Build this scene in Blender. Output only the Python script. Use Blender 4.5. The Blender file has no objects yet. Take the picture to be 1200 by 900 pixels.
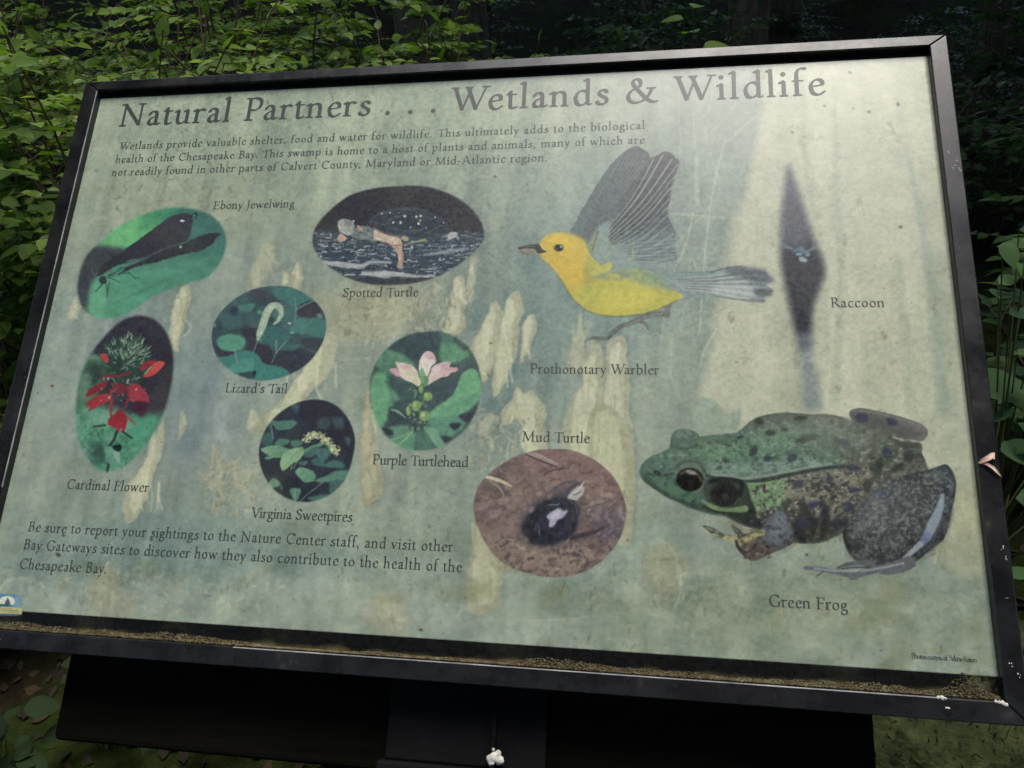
import bpy, math, random
import numpy as np
from mathutils import Vector, Matrix

# ------------------------------------------------------------------ camera, world, sun, exposure
scene = bpy.context.scene
COL = scene.collection
TILT = math.radians(45.0)            # slope of the sign face
SIGN_AT = Vector((0.0, 0.0, 1.0))    # centre of the sign face in the world

cam_data = bpy.data.cameras.new("camera")
cam_data.sensor_fit = 'HORIZONTAL'
cam_data.sensor_width = 36.0
cam_data.lens = 36.0 * 877.2 / 1200.0
cam_data.clip_start = 0.02
cam_data.clip_end = 500.0
cam = bpy.data.objects.new("camera", cam_data)
COL.objects.link(cam)
CAM_ROT = np.array([[0.98788365, -0.01237295, 0.15470232],
                    [0.14130526, 0.48391591, -0.86363083],
                    [-0.06417726, 0.87502703, 0.47980098]])
CAM_POS = np.array([0.16469135, -0.64603634, 1.29901605])
m4 = Matrix([list(CAM_ROT[0]) + [CAM_POS[0]], list(CAM_ROT[1]) + [CAM_POS[1]], list(CAM_ROT[2]) + [CAM_POS[2]], [0, 0, 0, 1]])
cam.matrix_world = m4
scene.camera = cam
scene.render.resolution_x = 1024
scene.render.resolution_y = 768

SUN_EL, SUN_AZ = math.radians(78.5), math.radians(48)     # azimuth from +Y towards +X
world = bpy.data.worlds.new("World")
scene.world = world
world.use_nodes = True
wn = world.node_tree
bg = wn.nodes['Background']
sky = wn.nodes.new('ShaderNodeTexSky')
sky.sky_type = 'NISHITA'
sky.sun_disc = False
sky.sun_elevation = SUN_EL
sky.sun_rotation = SUN_AZ
sky.air_density = 1.0
sky.dust_density = 3.0
sky.ozone_density = 1.0
wn.links.new(sky.outputs[0], bg.inputs[0])
bg.inputs[1].default_value = 0.14

sun_d = bpy.data.lights.new("sun", 'SUN')
sun_d.energy = 0.85
sun_d.angle = math.radians(31)
sun_d.color = (1.0, 0.985, 0.90)
sun = bpy.data.objects.new("sun", sun_d)
COL.objects.link(sun)
sdir = Vector((math.sin(SUN_AZ) * math.cos(SUN_EL), math.cos(SUN_AZ) * math.cos(SUN_EL), math.sin(SUN_EL)))
sun.rotation_euler = sdir.to_track_quat('Z', 'Y').to_euler()
sun.location = (0, 0, 20)

scene.view_settings.view_transform = 'Standard'
scene.view_settings.look = 'None'
scene.view_settings.exposure = 1.62
scene.view_settings.gamma = 1.0
scene.cycles.max_bounces = 6
scene.cycles.diffuse_bounces = 3
scene.cycles.glossy_bounces = 3
scene.cycles.transmission_bounces = 3

# ------------------------------------------------------------------ helpers
def tag(o, label=None, cat=None, group=None, kind=None):
    if label: o['label'] = label
    if cat: o['category'] = cat
    if group: o['group'] = group
    if kind: o['kind'] = kind
    return o

def empty(name, loc=(0, 0, 0), parent=None):
    o = bpy.data.objects.new(name, None)
    o.empty_display_size = 0.1
    COL.objects.link(o)
    o.location = loc
    if parent: o.parent = parent
    return o

def mesh_obj(name, V, F, mat=None, parent=None, smooth=False):
    me = bpy.data.meshes.new(name)
    V = np.asarray(V, dtype=np.float32).reshape(-1, 3)
    if isinstance(F, np.ndarray):
        n, k = F.shape
        me.vertices.add(len(V)); me.vertices.foreach_set('co', V.ravel())
        me.loops.add(n * k); me.loops.foreach_set('vertex_index', F.astype(np.int32).ravel())
        me.polygons.add(n)
        me.polygons.foreach_set('loop_start', np.arange(0, n * k, k, dtype=np.int32))
        me.polygons.foreach_set('loop_total', np.full(n, k, dtype=np.int32))
        me.update(calc_edges=True)
    else:
        me.from_pydata([tuple(v) for v in V], [], F)
        me.update()
    if smooth:
        me.polygons.foreach_set('use_smooth', np.ones(len(me.polygons), dtype=bool))
    if mat: me.materials.append(mat)
    o = bpy.data.objects.new(name, me)
    COL.objects.link(o)
    if parent: o.parent = parent
    return o

def box_vf(x0, x1, y0, y1, z0, z1):
    V = [(x0, y0, z0), (x1, y0, z0), (x1, y1, z0), (x0, y1, z0), (x0, y0, z1), (x1, y0, z1), (x1, y1, z1), (x0, y1, z1)]
    F = [(3, 2, 1, 0), (4, 5, 6, 7), (0, 1, 5, 4), (1, 2, 6, 5), (2, 3, 7, 6), (3, 0, 4, 7)]
    return V, F

def bevel(o, w, seg=2):
    b = o.modifiers.new('bevel', 'BEVEL'); b.width = w; b.segments = seg; b.limit_method = 'ANGLE'
    b.harden_normals = False
    return o

def hash01(ix, iy, seed):
    h = (ix.astype(np.int64) * 374761393 + iy.astype(np.int64) * 668265263 + seed * 974711) & 0x7fffffff
    h = ((h ^ (h >> 13)) * 1274126177) & 0x7fffffff
    h = (h ^ (h >> 16)) & 0xffff
    return h / 65535.0

def vnoise(x, y, seed=0):
    ix = np.floor(x); iy = np.floor(y); fx = x - ix; fy = y - iy
    fx = fx * fx * (3 - 2 * fx); fy = fy * fy * (3 - 2 * fy)
    a = hash01(ix, iy, seed); b = hash01(ix + 1, iy, seed); c = hash01(ix, iy + 1, seed); d = hash01(ix + 1, iy + 1, seed)
    return (a * (1 - fx) + b * fx) * (1 - fy) + (c * (1 - fx) + d * fx) * fy

def fbm(x, y, seed=0, octv=4):
    s = 0; amp = 0.5; t = 0
    for i in range(octv):
        s = s + amp * vnoise(x, y, seed + i * 17); t += amp
        x = x * 2.03 + 5.1; y = y * 2.03 + 1.7; amp *= 0.5
    return s / t - 0.5        # -0.5..0.5

def lin(c):
    c = np.clip(np.asarray(c, dtype=float) / 255.0, 0, 1)
    return np.where(c <= 0.04045, c / 12.92, ((c + 0.055) / 1.055) ** 2.4)

# ------------------------------------------------------------------ materials
def new_mat(name):
    m = bpy.data.materials.new(name); m.use_nodes = True
    nt = m.node_tree
    return m, nt, nt.nodes['Principled BSDF']

def N(nt, t, **kw):
    n = nt.nodes.new(t)
    for k, v in kw.items():
        if k.startswith('i_'):
            n.inputs[int(k[2:])].default_value = v
        else: setattr(n, k, v)
    return n

def ramp(nt, stops):
    r = nt.nodes.new('ShaderNodeValToRGB')
    e = r.color_ramp.elements
    e[0].position, e[0].color = stops[0][0], (*stops[0][1], 1)
    e[1].position, e[1].color = stops[-1][0], (*stops[-1][1], 1)
    for p, c in stops[1:-1]:
        k = e.new(p); k.color = (*c, 1)
    return r

def noise_mat(name, stops, scale, rough=0.9, bump=0.3, detail=8, stretch=(1, 1, 1), dist=0.02, rough_var=0.0, spec=0.3):
    m, nt, p = new_mat(name)
    tc = N(nt, 'ShaderNodeTexCoord'); mp = N(nt, 'ShaderNodeMapping'); mp.inputs['Scale'].default_value = stretch
    nt.links.new(tc.outputs['Object'], mp.inputs[0])
    n = N(nt, 'ShaderNodeTexNoise'); n.inputs['Scale'].default_value = scale; n.inputs['Detail'].default_value = detail
    n.inputs['Roughness'].default_value = 0.65
    nt.links.new(mp.outputs[0], n.inputs[0])
    r = ramp(nt, stops); nt.links.new(n.outputs[0], r.inputs[0]); nt.links.new(r.outputs[0], p.inputs['Base Color'])
    p.inputs['Roughness'].default_value = rough
    p.inputs['Specular IOR Level'].default_value = spec
    if bump:
        n2 = N(nt, 'ShaderNodeTexNoise'); n2.inputs['Scale'].default_value = scale * 3; n2.inputs['Detail'].default_value = 6
        nt.links.new(mp.outputs[0], n2.inputs[0])
        b = N(nt, 'ShaderNodeBump'); b.inputs['Strength'].default_value = bump; b.inputs['Distance'].default_value = dist
        nt.links.new(n2.outputs[0], b.inputs['Height']); nt.links.new(b.outputs[0], p.inputs['Normal'])
    if rough_var:
        mr = N(nt, 'ShaderNodeMapRange'); mr.inputs['To Min'].default_value = rough - rough_var; mr.inputs['To Max'].default_value = rough + rough_var
        mr.inputs['From Min'].default_value = 0.3; mr.inputs['From Max'].default_value = 0.7
        nt.links.new(n.outputs[0], mr.inputs[0]); nt.links.new(mr.outputs[0], p.inputs['Roughness'])
    return m

def leaf_mat(name, dark, mid, light, trans=0.42, rough=0.45):
    m, nt, p = new_mat(name)
    gi = N(nt, 'ShaderNodeNewGeometry'); oi = N(nt, 'ShaderNodeObjectInfo')
    add = N(nt, 'ShaderNodeMath', operation='ADD'); fr = N(nt, 'ShaderNodeMath', operation='FRACT')
    nt.links.new(gi.outputs['Random Per Island'], add.inputs[0]); nt.links.new(oi.outputs['Random'], add.inputs[1])
    nt.links.new(add.outputs[0], fr.inputs[0])
    r = ramp(nt, [(0.0, dark), (0.55, mid), (1.0, light)]); nt.links.new(fr.outputs[0], r.inputs[0])
    tc = N(nt, 'ShaderNodeTexCoord'); ns = N(nt, 'ShaderNodeTexNoise'); ns.inputs['Scale'].default_value = 60; ns.inputs['Detail'].default_value = 3
    nt.links.new(tc.outputs['Object'], ns.inputs[0])
    mr = N(nt, 'ShaderNodeMapRange'); mr.inputs['To Min'].default_value = 0.75; mr.inputs['To Max'].default_value = 1.25
    nt.links.new(ns.outputs[0], mr.inputs[0])
    mx = N(nt, 'ShaderNodeVectorMath', operation='SCALE')
    nt.links.new(r.outputs[0], mx.inputs[0]); nt.links.new(mr.outputs[0], mx.inputs['Scale'])
    nt.links.new(mx.outputs[0], p.inputs['Base Color'])
    p.inputs['Roughness'].default_value = rough
    p.inputs['Specular IOR Level'].default_value = 0.35
    tr = N(nt, 'ShaderNodeBsdfTranslucent')
    hs = N(nt, 'ShaderNodeHueSaturation'); hs.inputs['Value'].default_value = 1.6; hs.inputs['Saturation'].default_value = 1.1
    nt.links.new(mx.outputs[0], hs.inputs['Color']); nt.links.new(hs.outputs[0], tr.inputs[0])
    ms = N(nt, 'ShaderNodeMixShader'); ms.inputs[0].default_value = trans
    nt.links.new(p.outputs[0], ms.inputs[1]); nt.links.new(tr.outputs[0], ms.inputs[2])
    nt.links.new(ms.outputs[0], nt.nodes['Material Output'].inputs[0])
    return m

M = {}
M['leaf'] = leaf_mat('shrub_leaf', (0.050, 0.100, 0.014), (0.105, 0.190, 0.028), (0.210, 0.300, 0.070))
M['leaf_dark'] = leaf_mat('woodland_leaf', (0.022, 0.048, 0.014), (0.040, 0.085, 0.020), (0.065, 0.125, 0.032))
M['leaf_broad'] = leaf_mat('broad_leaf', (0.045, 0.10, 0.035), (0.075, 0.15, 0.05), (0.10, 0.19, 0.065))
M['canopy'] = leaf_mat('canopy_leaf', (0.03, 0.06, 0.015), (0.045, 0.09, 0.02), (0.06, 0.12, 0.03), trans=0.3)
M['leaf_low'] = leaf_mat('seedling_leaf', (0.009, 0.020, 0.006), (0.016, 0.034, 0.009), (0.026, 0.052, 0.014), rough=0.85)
M['stem'] = noise_mat('twig_bark', [(0.3, (0.05, 0.035, 0.02)), (0.7, (0.14, 0.10, 0.065))], 30, bump=0)
M['stem_green'] = noise_mat('green_stem', [(0.3, (0.05, 0.07, 0.02)), (0.7, (0.10, 0.12, 0.04))], 30, bump=0)
M['bark'] = noise_mat('tree_bark', [(0.3, (0.05, 0.038, 0.026)), (0.55, (0.11, 0.085, 0.06)), (0.75, (0.17, 0.14, 0.10))], 9, bump=0.9, stretch=(3, 3, 0.5), dist=0.03)

# forest floor: leaf litter and humus with moss patches
m, nt, p = new_mat('forest_floor')
tc = N(nt, 'ShaderNodeTexCoord')
n1 = N(nt, 'ShaderNodeTexNoise'); n1.inputs['Scale'].default_value = 14; n1.inputs['Detail'].default_value = 10; n1.inputs['Roughness'].default_value = 0.7
n2 = N(nt, 'ShaderNodeTexNoise'); n2.inputs['Scale'].default_value = 2.2; n2.inputs['Detail'].default_value = 5
vo = N(nt, 'ShaderNodeTexVoronoi'); vo.inputs['Scale'].default_value = 28
for n in (n1, n2, vo): nt.links.new(tc.outputs['Object'], n.inputs[0])
r1 = ramp(nt, [(0.3, (0.006, 0.005, 0.003)), (0.55, (0.022, 0.017, 0.010)), (0.8, (0.06, 0.045, 0.027))])
r2 = ramp(nt, [(0.3, (0.008, 0.014, 0.003)), (0.7, (0.030, 0.042, 0.010))])
nt.links.new(n1.outputs[0], r1.inputs[0]); nt.links.new(n1.outputs[0], r2.inputs[0])
rm = ramp(nt, [(0.40, (0, 0, 0)), (0.56, (1, 1, 1))]); nt.links.new(n2.outputs[0], rm.inputs[0])
mx = N(nt, 'ShaderNodeMix', data_type='RGBA')
nt.links.new(rm.outputs[0], mx.inputs['Factor']); nt.links.new(r1.outputs[0], mx.inputs['A']); nt.links.new(r2.outputs[0], mx.inputs['B'])
nt.links.new(mx.outputs['Result'], p.inputs['Base Color'])
p.inputs['Roughness'].default_value = 1.0; p.inputs['Specular IOR Level'].default_value = 0.05
bp = N(nt, 'ShaderNodeBump'); bp.inputs['Strength'].default_value = 0.8; bp.inputs['Distance'].default_value = 0.03
ad = N(nt, 'ShaderNodeMath', operation='ADD'); nt.links.new(n1.outputs[0], ad.inputs[0]); nt.links.new(vo.outputs['Distance'], ad.inputs[1])
nt.links.new(ad.outputs[0], bp.inputs['Height']); nt.links.new(bp.outputs[0], p.inputs['Normal'])
M['ground'] = m
M['moss'] = noise_mat('moss', [(0.3, (0.008, 0.012, 0.003)), (0.5, (0.022, 0.032, 0.007)), (0.75, (0.065, 0.075, 0.022))], 22, bump=1.0, dist=0.01)

# black painted aluminium of the frame: scuffed, dusty in places, slightly uneven gloss
m, nt, p = new_mat('black_frame_paint')
tc = N(nt, 'ShaderNodeTexCoord')
na = N(nt, 'ShaderNodeTexNoise'); na.inputs['Scale'].default_value = 26; na.inputs['Detail'].default_value = 8; na.inputs['Roughness'].default_value = 0.7
nb = N(nt, 'ShaderNodeTexNoise'); nb.inputs['Scale'].default_value = 420; nb.inputs['Detail'].default_value = 2
mpx = N(nt, 'ShaderNodeMapping'); mpx.inputs['Scale'].default_value = (1, 1, 1)
nt.links.new(tc.outputs['Object'], na.inputs[0]); nt.links.new(tc.outputs['Object'], nb.inputs[0])
ra = ramp(nt, [(0.35, (0.008, 0.0085, 0.010)), (0.62, (0.014, 0.0145, 0.016)), (0.78, (0.05, 0.05, 0.046))])
nt.links.new(na.outputs[0], ra.inputs[0])
rb = ramp(nt, [(0.76, (0, 0, 0)), (0.80, (1, 1, 1))]); nt.links.new(nb.outputs[0], rb.inputs[0])
mx = N(nt, 'ShaderNodeMix', data_type='RGBA'); mx.inputs['B'].default_value = (0.22, 0.21, 0.18, 1)
nt.links.new(rb.outputs[0], mx.inputs['Factor']); nt.links.new(ra.outputs[0], mx.inputs['A'])
nt.links.new(mx.outputs['Result'], p.inputs['Base Color'])
mr = N(nt, 'ShaderNodeMapRange'); mr.inputs['From Min'].default_value = 0.3; mr.inputs['From Max'].default_value = 0.7
mr.inputs['To Min'].default_value = 0.15; mr.inputs['To Max'].default_value = 0.42
nt.links.new(na.outputs[0], mr.inputs[0]); nt.links.new(mr.outputs[0], p.inputs['Roughness'])
bp = N(nt, 'ShaderNodeBump'); bp.inputs['Strength'].default_value = 0.12; bp.inputs['Distance'].default_value = 0.001
nt.links.new(na.outputs[0], bp.inputs['Height']); nt.links.new(bp.outputs[0], p.inputs['Normal'])
M['frame'] = m
M['gap'] = noise_mat('grimy_backing', [(0.3, (0.006, 0.006, 0.006)), (0.7, (0.02, 0.02, 0.017))], 60, rough=0.8, bump=0)
M['timber'] = noise_mat('shaded_stained_timber', [(0.3, (0.004, 0.004, 0.003)), (0.6, (0.008, 0.0075, 0.005)), (0.85, (0.014, 0.015, 0.008))], 12, rough=0.95, spec=0.03, bump=0.5, stretch=(0.5, 4, 4), dist=0.004)  # stain deepened to hold the shade below the frame; steel likewise
M['steel'] = noise_mat('shaded_black_steel', [(0.3, (0.005, 0.005, 0.006)), (0.7, (0.010, 0.010, 0.011))], 20, rough=0.75, spec=0.08, bump=0.1)
M['lettering'] = noise_mat('faded_black_ink', [(0.3, (0.028, 0.034, 0.034)), (0.7, (0.05, 0.058, 0.055))], 90, rough=0.42, bump=0, spec=0.5)
M['highlight_grey'] = noise_mat('pale_highlight', [(0.3, (0.08, 0.08, 0.085)), (0.5, (0.28, 0.28, 0.29)), (0.7, (0.45, 0.45, 0.45))], 30, rough=0.45, bump=0.1, spec=0.5)  # pale grey for the strips that imitate highlights on the frame lips
M['white_chip'] = noise_mat('chalky_white', [(0.3, (0.45, 0.43, 0.38)), (0.7, (0.75, 0.73, 0.68))], 200, bump=0.2, dist=0.001)
M['petal'] = noise_mat('dry_pink_petal', [(0.3, (0.45, 0.22, 0.15)), (0.6, (0.7, 0.55, 0.45)), (0.8, (0.25, 0.08, 0.05))], 300, bump=0)
M['lichen'] = noise_mat('lichen_and_grit', [(0.28, (0.05, 0.035, 0.02)), (0.45, (0.11, 0.085, 0.045)), (0.6, (0.15, 0.14, 0.08)), (0.75, (0.22, 0.21, 0.13))], 160, bump=0.4, dist=0.001)

# the faded, weathered print under its clear sheet; colour comes from the artwork stored on the mesh
m, nt, p = new_mat('weathered_print')
at = N(nt, 'ShaderNodeAttribute'); at.attribute_name = 'print_color'
tc = N(nt, 'ShaderNodeTexCoord')
na = N(nt, 'ShaderNodeTexNoise'); na.inputs['Scale'].default_value = 190; na.inputs['Detail'].default_value = 8; na.inputs['Roughness'].default_value = 0.7
nb = N(nt, 'ShaderNodeTexNoise'); nb.inputs['Scale'].default_value = 330; nb.inputs['Detail'].default_value = 3
nc = N(nt, 'ShaderNodeTexNoise'); nc.inputs['Scale'].default_value = 16; nc.inputs['Detail'].default_value = 6
for n in (na, nb, nc): nt.links.new(tc.outputs['Object'], n.inputs[0])
mr = N(nt, 'ShaderNodeMapRange'); mr.inputs['From Min'].default_value = 0.25; mr.inputs['From Max'].default_value = 0.75
mr.inputs['To Min'].default_value = 0.94; mr.inputs['To Max'].default_value = 1.06
nt.links.new(na.outputs[0], mr.inputs[0])
sc = N(nt, 'ShaderNodeVectorMath', operation='SCALE'); nt.links.new(at.outputs['Color'], sc.inputs[0]); nt.links.new(mr.outputs[0], sc.inputs['Scale'])
# fine dark specks of dirt
rb = ramp(nt, [(0.735, (0, 0, 0)), (0.79, (0.6, 0.6, 0.6))]); nt.links.new(nb.outputs[0], rb.inputs[0])
mx = N(nt, 'ShaderNodeMix', data_type='RGBA'); mx.inputs['B'].default_value = (0.09, 0.085, 0.06, 1)
nt.links.new(rb.outputs[0], mx.inputs['Factor']); nt.links.new(sc.outputs[0], mx.inputs['A'])
# thin film of algae
rc = ramp(nt, [(0.5, (0, 0, 0)), (0.75, (0.10, 0.10, 0.10))]); nt.links.new(nc.outputs[0], rc.inputs[0])
mz = N(nt, 'ShaderNodeMix', data_type='RGBA'); mz.inputs['B'].default_value = (0.20, 0.21, 0.11, 1)
nt.links.new(rc.outputs[0], mz.inputs['Factor']); nt.links.new(mx.outputs['Result'], mz.inputs['A'])
nt.links.new(mz.outputs['Result'], p.inputs['Base Color'])
mr2 = N(nt, 'ShaderNodeMapRange'); mr2.inputs['From Min'].default_value = 0.3; mr2.inputs['From Max'].default_value = 0.7
mr2.inputs['To Min'].default_value = 0.20; mr2.inputs['To Max'].default_value = 0.36
nt.links.new(na.outputs[0], mr2.inputs[0]); nt.links.new(mr2.outputs[0], p.inputs['Roughness'])
M['print'] = m

# ------------------------------------------------------------------ ground and woods
rng = np.random.default_rng(11)

def ground_z(x, y):
    r = np.hypot(x, y)
    base = 0.10 * fbm(x * 0.6, y * 0.6, 3) + 0.03 * fbm(x * 3, y * 3, 5)
    far = np.clip((r - 7.0) / 30.0, 0, 1)
    return base * np.clip(r / 0.8, 0.2, 1) + far * far * (3 - 2 * far) * 9.0 - 0.02

def build_ground():
    n1, rings = 160, np.concatenate([np.linspace(0.0004, 4, 60), np.geomspace(4.15, 140, 60)])
    th = np.linspace(0, 2 * math.pi, n1, endpoint=False)
    R, T = np.meshgrid(rings, th, indexing='ij')
    X = R * np.cos(T); Y = R * np.sin(T)
    V = np.stack([X, Y, ground_z(X, Y)], -1).reshape(-1, 3)
    i = np.arange(len(rings) - 1)[:, None]; j = np.arange(n1)[None, :]
    a = i * n1 + j; b = i * n1 + (j + 1) % n1; c = (i + 1) * n1 + (j + 1) % n1; d = (i + 1) * n1 + j
    F = np.stack([a, d, c, b], -1).reshape(-1, 4)
    o = mesh_obj('ground', V, F, M['ground'], smooth=True)
    tag(o, kind='structure')
build_ground()

def leaf_shape(L=1.0, W=0.5, fold=0.16, droop=0.22, n=5, tip=1.5):
    """one ovate leaf: spine along +X, midrib creased, tip drooping"""
    V = []; F = []
    V.append((0, 0, 0))
    for k in range(1, n):
        t = k / n
        w = W * 0.5 * (math.sin(math.pi * t ** 0.72)) ** 0.85
        z = -droop * t ** 1.8
        V += [(t * L, -w, z + fold * w), (t * L, 0, z), (t * L, w, z + fold * w)]
    V.append((L, 0, -droop * 1.05))
    F.append((0, 1, 2)); F.append((0, 2, 3))
    for k in range(n - 2):
        a = 1 + 3 * k
        F += [(a, a + 3, a + 4, a + 1), (a + 1, a + 4, a + 5, a + 2)]
    a = 1 + 3 * (n - 2); e = len(V) - 1
    F += [(a, e, a + 1), (a + 1, e, a + 2)]
    tris = []
    for f in F:
        if len(f) == 4: tris += [(f[0], f[1], f[2]), (f[0], f[2], f[3])]
        else: tris.append(f)
    return np.array(V, dtype=float), np.array(tris)

def frames(dirs, ups):
    d = dirs / np.linalg.norm(dirs, axis=1, keepdims=True)
    s = np.cross(ups, d); s /= np.linalg.norm(s, axis=1, keepdims=True) + 1e-9
    u = np.cross(d, s)
    return np.stack([d, s, u], -1)     # columns

def leaves_mesh(name, base, pos, fr, size, mat, parent=None):
    V0, F0 = base
    V = pos[:, None, :] + size[:, None, None] * np.einsum('nij,vj->nvi', fr, V0)
    F = (F0[None] + (np.arange(len(pos)) * len(V0))[:, None, None]).reshape(-1, 3)
    return mesh_obj(name, V.reshape(-1, 3), F, mat, parent, smooth=True)

def tubes(paths, radii, sides=5):
    V = []; F = []; off = 0
    for P, r in zip(paths, radii):
        P = np.asarray(P, float); n = len(P)
        t = np.gradient(P, axis=0); t /= np.linalg.norm(t, axis=1, keepdims=True) + 1e-9
        ref = np.where(np.abs(t[:, 2:3]) > 0.9, [[1.0, 0, 0]], [[0, 0, 1.0]])
        s = np.cross(t, ref); s /= np.linalg.norm(s, axis=1, keepdims=True) + 1e-9
        u = np.cross(t, s)
        a = np.arange(sides) * 2 * math.pi / sides
        rr = np.asarray(r, float) * np.ones(n)
        ring = P[:, None] + rr[:, None, None] * (np.cos(a)[None, :, None] * s[:, None] + np.sin(a)[None, :, None] * u[:, None])
        V.append(ring.reshape(-1, 3))
        i = np.arange(n - 1)[:, None]; j = np.arange(sides)[None]
        q = np.stack([i * sides + j, i * sides + (j + 1) % sides, (i + 1) * sides + (j + 1) % sides, (i + 1) * sides + j], -1).reshape(-1, 4)
        F.append(q + off); off += n * sides
    return np.vstack(V), np.vstack(F)

def plant_data(seed, H, R, nstem, per, size, branch=4, lean=(0, 0), aspect=0.5, start=0.25):
    """arching woody stems with side twigs; returns leaf positions, frames, sizes and stem paths"""
    g = np.random.default_rng(seed)
    paths = []; radii = []; pos = []; dirs = []; ups = []; sz = []
    def add_leaves(P, n, s):
        t = np.gradient(P, axis=0); t /= np.linalg.norm(t, axis=1, keepdims=True)
        for k in range(n):
            f = (k + 0.6 + 0.3 * g.random()) / n
            q = f * (len(P) - 1); i = min(int(q), len(P) - 2); w = q - i
            p = P[i] * (1 - w) + P[i + 1] * w
            side = np.cross(t[i], [0, 0, 1.0]); side /= np.linalg.norm(side) + 1e-6
            sgn = 1 if k % 2 else -1
            d = side * sgn * (0.9 + 0.3 * g.random()) + t[i] * 0.7 + g.normal(0, 0.25, 3); d[2] = d[2] * 0.5 - 0.08
            if k == n - 1: d = t[i] + g.normal(0, 0.2, 3)
            u = np.array([0, 0, 1.0]) + g.normal(0, 0.38, 3)
            pos.append(p); dirs.append(d); ups.append(u); sz.append(s * (0.6 + 0.6 * g.random()))
    for s in range(nstem):
        az = g.random() * 2 * math.pi; out = R * (0.25 + 0.75 * g.random()); h = H * (0.6 + 0.4 * g.random())
        n = 9; t = np.linspace(0, 1, n)
        b0 = g.normal(0, 0.06 + R * 0.12, 2)
        x = b0[0] + math.cos(az) * out * t ** 1.7 + lean[0] * t + np.cumsum(g.normal(0, 0.006, n))
        y = b0[1] + math.sin(az) * out * t ** 1.7 + lean[1] * t + np.cumsum(g.normal(0, 0.006, n))
        z = h * (t * 1.25 - 0.25 * t * t * t)
        P = np.stack([x, y, z], 1)
        paths.append(P); radii.append(np.linspace(0.0055, 0.0015, n) * (H / 1.2) ** 0.5)
        add_leaves(P[int(n * 0.45):], max(3, per // 2), size)
        for b in range(branch):
            f = start + (0.95 - start) * g.random(); i = int(f * (n - 1))
            a2 = az + g.normal(0, 1.3); L = R * (0.30 + 0.45 * g.random()) * (1.15 - f * 0.5)
            tt = np.linspace(0, 1, 5)
            B = P[i] + np.stack([math.cos(a2) * L * tt, math.sin(a2) * L * tt, L * (0.45 * tt - 0.35 * tt ** 2) + g.normal(0, 0.004, 5).cumsum()], 1)
            paths.append(B); radii.append(np.linspace(0.0022, 0.0008, 5))
            add_leaves(B, per, size)
    pos = np.array(pos); return pos, frames(np.array(dirs), np.array(ups)), np.array(sz), paths, radii

LEAF = leaf_shape(1, 0.50, 0.25, 0.22)
LEAF_ROUND = leaf_shape(1, 0.68, 0.2, 0.18)
LEAF_SIMPLE = leaf_shape(1, 0.5, 0.2, 0.15, n=3)
def leaf_datablock(name, base, mat):
    me = bpy.data.meshes.new(name); me.from_pydata([tuple(v) for v in base[0]], [], [tuple(int(i) for i in f) for f in base[1]])
    me.polygons.foreach_set('use_smooth', np.ones(len(me.polygons), dtype=bool)); me.materials.append(mat); me.update()
    return me

def shrub(loc, data, label, group, leaf_base, mat, name='shrub', cat='shrub', single=0, stem_mat=None, focus=None):
    """single: how many leaves become leaf parts of their own (those nearest the camera)"""
    pos, fr, sz, paths, radii = data
    gz = float(ground_z(np.array(loc[0]), np.array(loc[1])))
    root = tag(empty(name, (loc[0], loc[1], gz - 0.01)), label, cat, group)
    V, F = tubes(paths, radii, 5)
    mesh_obj('stem', V, F, stem_mat or M['stem'], root, smooth=True)
    idx = np.arange(len(pos))
    if single:
        # pick the leaves that face the viewer's side of the plant
        c = CAM_POS - np.array([loc[0], loc[1], gz])
        dd = np.linalg.norm(pos - c, axis=1) - (pos[:, 2] * 0.8)
        order = np.argsort(dd); one = order[:single]; rest = order[single:]
        me = leaf_datablock('leaf', leaf_base, mat)
        for i in one:
            o = bpy.data.objects.new('leaf', me); COL.objects.link(o); o.parent = root
            mm = Matrix.Identity(4)
            for a in range(3):
                for b in range(3): mm[a][b] = fr[i][a, b] * sz[i]
                mm[a][3] = pos[i][a]
            o.matrix_local = mm
    else: rest = idx
    if len(rest):
        f = leaves_mesh('foliage', leaf_base, pos[rest], fr[rest], sz[rest], mat, root)
        f['kind'] = 'stuff'
    return root

def copy_tree(o, parent=None):
    c = o.copy(); COL.objects.link(c); c.parent = parent
    for ch in list(o.children): copy_tree(ch, c)
    return c

# --- bright shrubs to the left of and behind the sign
LS = [  # x, y, H, R, stems, label
    (-1.25, 1.25, 1.42, 0.55, 17, 'bright green leafy shrub nearest behind the upper left corner of the sign'),
    (-0.62, 1.55, 1.22, 0.50, 15, 'light green shrub rising straight behind the left half of the top bar'),
    (-1.75, 0.75, 1.25, 0.50, 14, 'leafy green shrub beside the left bar of the sign at the picture edge'),
    (-0.48, 2.15, 1.22, 0.36, 10, 'small leaved shrub standing in front of the brown tree trunk'),
    (-1.42, 0.50, 0.66, 0.34, 11, 'low yellow green bush beside the lower left bar of the sign'),
    (-1.55, 2.20, 1.66, 0.60, 16, 'tall shrub behind the bright one at the upper left corner'),
    (-0.95, 2.75, 1.62, 0.60, 15, 'tall green shrub in the second row between the corner shrub and the trunk'),
    (-0.95, 0.95, 0.98, 0.42, 13, 'knee high leafy bush just behind the upper end of the left bar'),
    (-2.9, 3.0, 1.9, 0.8, 18, 'large shrub in the last row at the upper left corner of the picture'),
    (-1.9, 3.3, 1.8, 0.8, 18, 'large dim shrub in the last row, straight behind the corner shrub'),
    (-2.35, 1.75, 1.70, 0.60, 14, 'tall shrub farthest left behind the sign'),
]
for k, (x, y, H, R, ns, lab) in enumerate(LS):
    d = plant_data(100 + k, H, R, ns + 6, 12, 0.047 if k < 5 else 0.054, branch=13)
    shrub((x, y), d, lab, 'bright shrubs left of the sign', LEAF if k % 2 else LEAF_ROUND, M['leaf'], single=280 if k < 4 else (150 if k == 4 else 0))

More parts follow.
